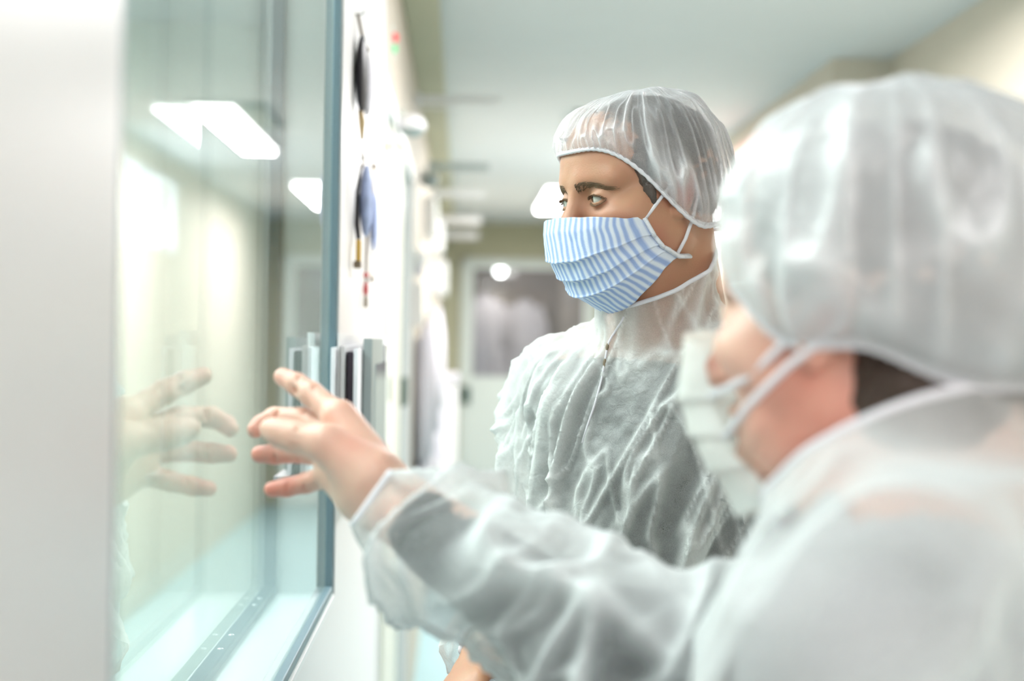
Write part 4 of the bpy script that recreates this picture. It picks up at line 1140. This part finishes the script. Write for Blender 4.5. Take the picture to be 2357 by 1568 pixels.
    fld.ell(hipB+np.array([0, 0, 0.02]), (0.128, 0.172, 0.12), RTB, 0.03); legs(fld, hipB, RTB, 0.012, False)
    V, Fc = fld.mesh(); sk('trousers', V, Fc, M['trousers'], T)
    # --- gown
    G = Field(axis_pts(-0.17, 0.80, [(-0.12, 0.22)], 0.0042, 0.007), axis_pts(0.52, 1.40, [(1.0, 1.28)], 0.0048, 0.007), axis_pts(0.50, 1.55, [(1.16, 1.46)], 0.0042, 0.008))
    torso(G, chB, RTB, hipB, neckB, sRB, sLB, 0.026, 0.045, kk=0.07); G.ell(hipB-np.array([0, 0, 0.14]), (0.18, 0.22, 0.30), RTB, 0.06)
    G.chain([PH(888, 1148, 1.128), P(925, 1212, 1.190), P(1010, 1275, 1.165), P(1190, 1370, 1.130), P(1400, 1510, 1.08), P(1650, 1620, 1.065), sRB], [0.032, 0.044, 0.056, 0.060, 0.068, 0.076, 0.086], 0.02)
    G.chain([sRB, eB, eB*0.4+wB*0.6], [0.070, 0.064, 0.046], 0.03)
    G.chain([sLB, eLB, wLB], [0.082, 0.072, 0.04], 0.04)
    G.cap(neckB-np.array([0, 0, 0.04]), HB.p(-0.03, 0, -0.06), 0.088, 0.078, 0.03)
    V, Fc = G.mesh(); V = relax(V, Fc, 3); N_ = vnormals(V, Fc)
    arm = sstep(0.28, 0.16, V[:, 0])*sstep(0.92, 1.0, V[:, 1])
    f1 = folds(V, unit([0.75, -0.1, -0.75]), 13, 2.5, 121, 2.2, 0.6); f1b = folds(V, unit([-0.6, -0.1, -0.8]), 15, 3, 131, 2.5, 0.7); f2 = folds(V, unit([0.9, 0, 0.5]), 28, 6, 133, 3.0, 0.6); f3 = folds(V, unit([-0.5, 0.4, -1]), 9, 1.5, 145, 2.0, 0.6)
    far = np.linalg.norm((V-PH(893, 1135, 1.128)), axis=1); near = sstep(0.0, 0.05, far)
    disp = arm*(0.018*f1+0.016*f1b+0.008*f2-0.014)*near+(1-arm)*(0.024*f3+0.008*f1-0.010)+0.008*noise(V*8, 78)*near
    nk = np.linalg.norm(V-neckB, axis=1); disp *= 0.35+0.65*sstep(0.08, 0.16, nk)
    V = V+N_*disp[:, None]; V = relax(V, Fc, 1, 0.3)
    o = sk('gown', V, Fc, M['gown_b'], T, {'fold': np.clip(arm*(0.9*f1**2.2+0.8*f1b**2.2+0.4*f2)+(1-arm)*0.5*f3, 0, 1)})
    wd = unit(P(724, 1030, 1.22)-P(861, 1128, 1.22)); pc = P(864, 1131, 1.22)
    cut_plane(o.data, tuple(pc), tuple(wd), tuple(pc+wd*0.02), 0.11)
    hem_tape(o, pc, 0.16, 0.0026, 'cuff')
    pf = P(1750, 1190, 0.98); pm = P(2000, 965, 0.85); pb = P(2300, 925, 0.88)
    no = unit(np.cross(pm-pf, pb-pf)); no = no if no[2] > 0 else -no
    print('collar normal', no)
    cut_plane(o.data, tuple(pm), tuple(no), tuple(HB.p(-0.02, 0, -0.07)), 0.15)
    hem_tape(o, pm*0.5+pf*0.5, 0.16, 0.003, 'collar_tape')
    cut_plane(o.data, (0, 0, 0.60), (0, 0, -1), (0.35, 0.9, 0.55), 0.5)
    # --- cap
    def uf(f, l): return -0.018+0.050*float(sstep(0.0, 0.09, f))-0.026*float(sstep(-0.03, -0.10, f))
    rim = rim_ring(0.106, 0.085, -0.012, uf)
    bl = lambda a: 0.003+0.036*(0.5-0.5*math.cos(a))+0.006*abs(math.sin(a))
    sg = lambda a: 0.006+0.016*(0.5-0.5*math.cos(a))**2
    bouffant('bouffant_cap', HB, rim, (-0.022, 0, 0.150), bl, M['cap_b'], T, 8, 0.012, nph=400, nv=90, npl=16, sag=sg)
    # --- mask
    rows = [(0.0, 0.121, -0.004, 0.092, 0.048, -0.016), (0.4, 0.129, -0.055, 0.086, 0.052, -0.052), (0.7, 0.116, -0.085, 0.070, 0.054, -0.085), (1.0, 0.085, -0.132, 0.035, 0.052, -0.118)]
    W, Fc, UV = mask_grid(HB, rows, 60, 50)
    mk = sk('face_mask', W, Fc, M['mask_b'], T, {'fold': np.zeros(len(W))}); set_uv(mk.data, UV)
    Gd = W.reshape(50, 60, 3)
    for s_, q in ((59, 1), (0, -1)):
        tube('ear_loop', [Gd[18, s_], HB.p(0.045, q*0.070, -0.036), HB.p(0.010, q*0.084, -0.012), HB.p(-0.008, q*0.088, 0.012), HB.p(-0.026, q*0.090, 0.012), HB.p(-0.028, q*0.089, -0.002), HB.p(-0.012, q*0.088, -0.016), HB.p(0.012, q*0.083, -0.030), HB.p(0.045, q*0.074, -0.054), Gd[30, s_]], 0.0026, M['elastic'], mk, 8)
    return T


import time as _t
_t0 = _t.time(); personA(); print('A', _t.time()-_t0); personB(); print('B', _t.time()-_t0)
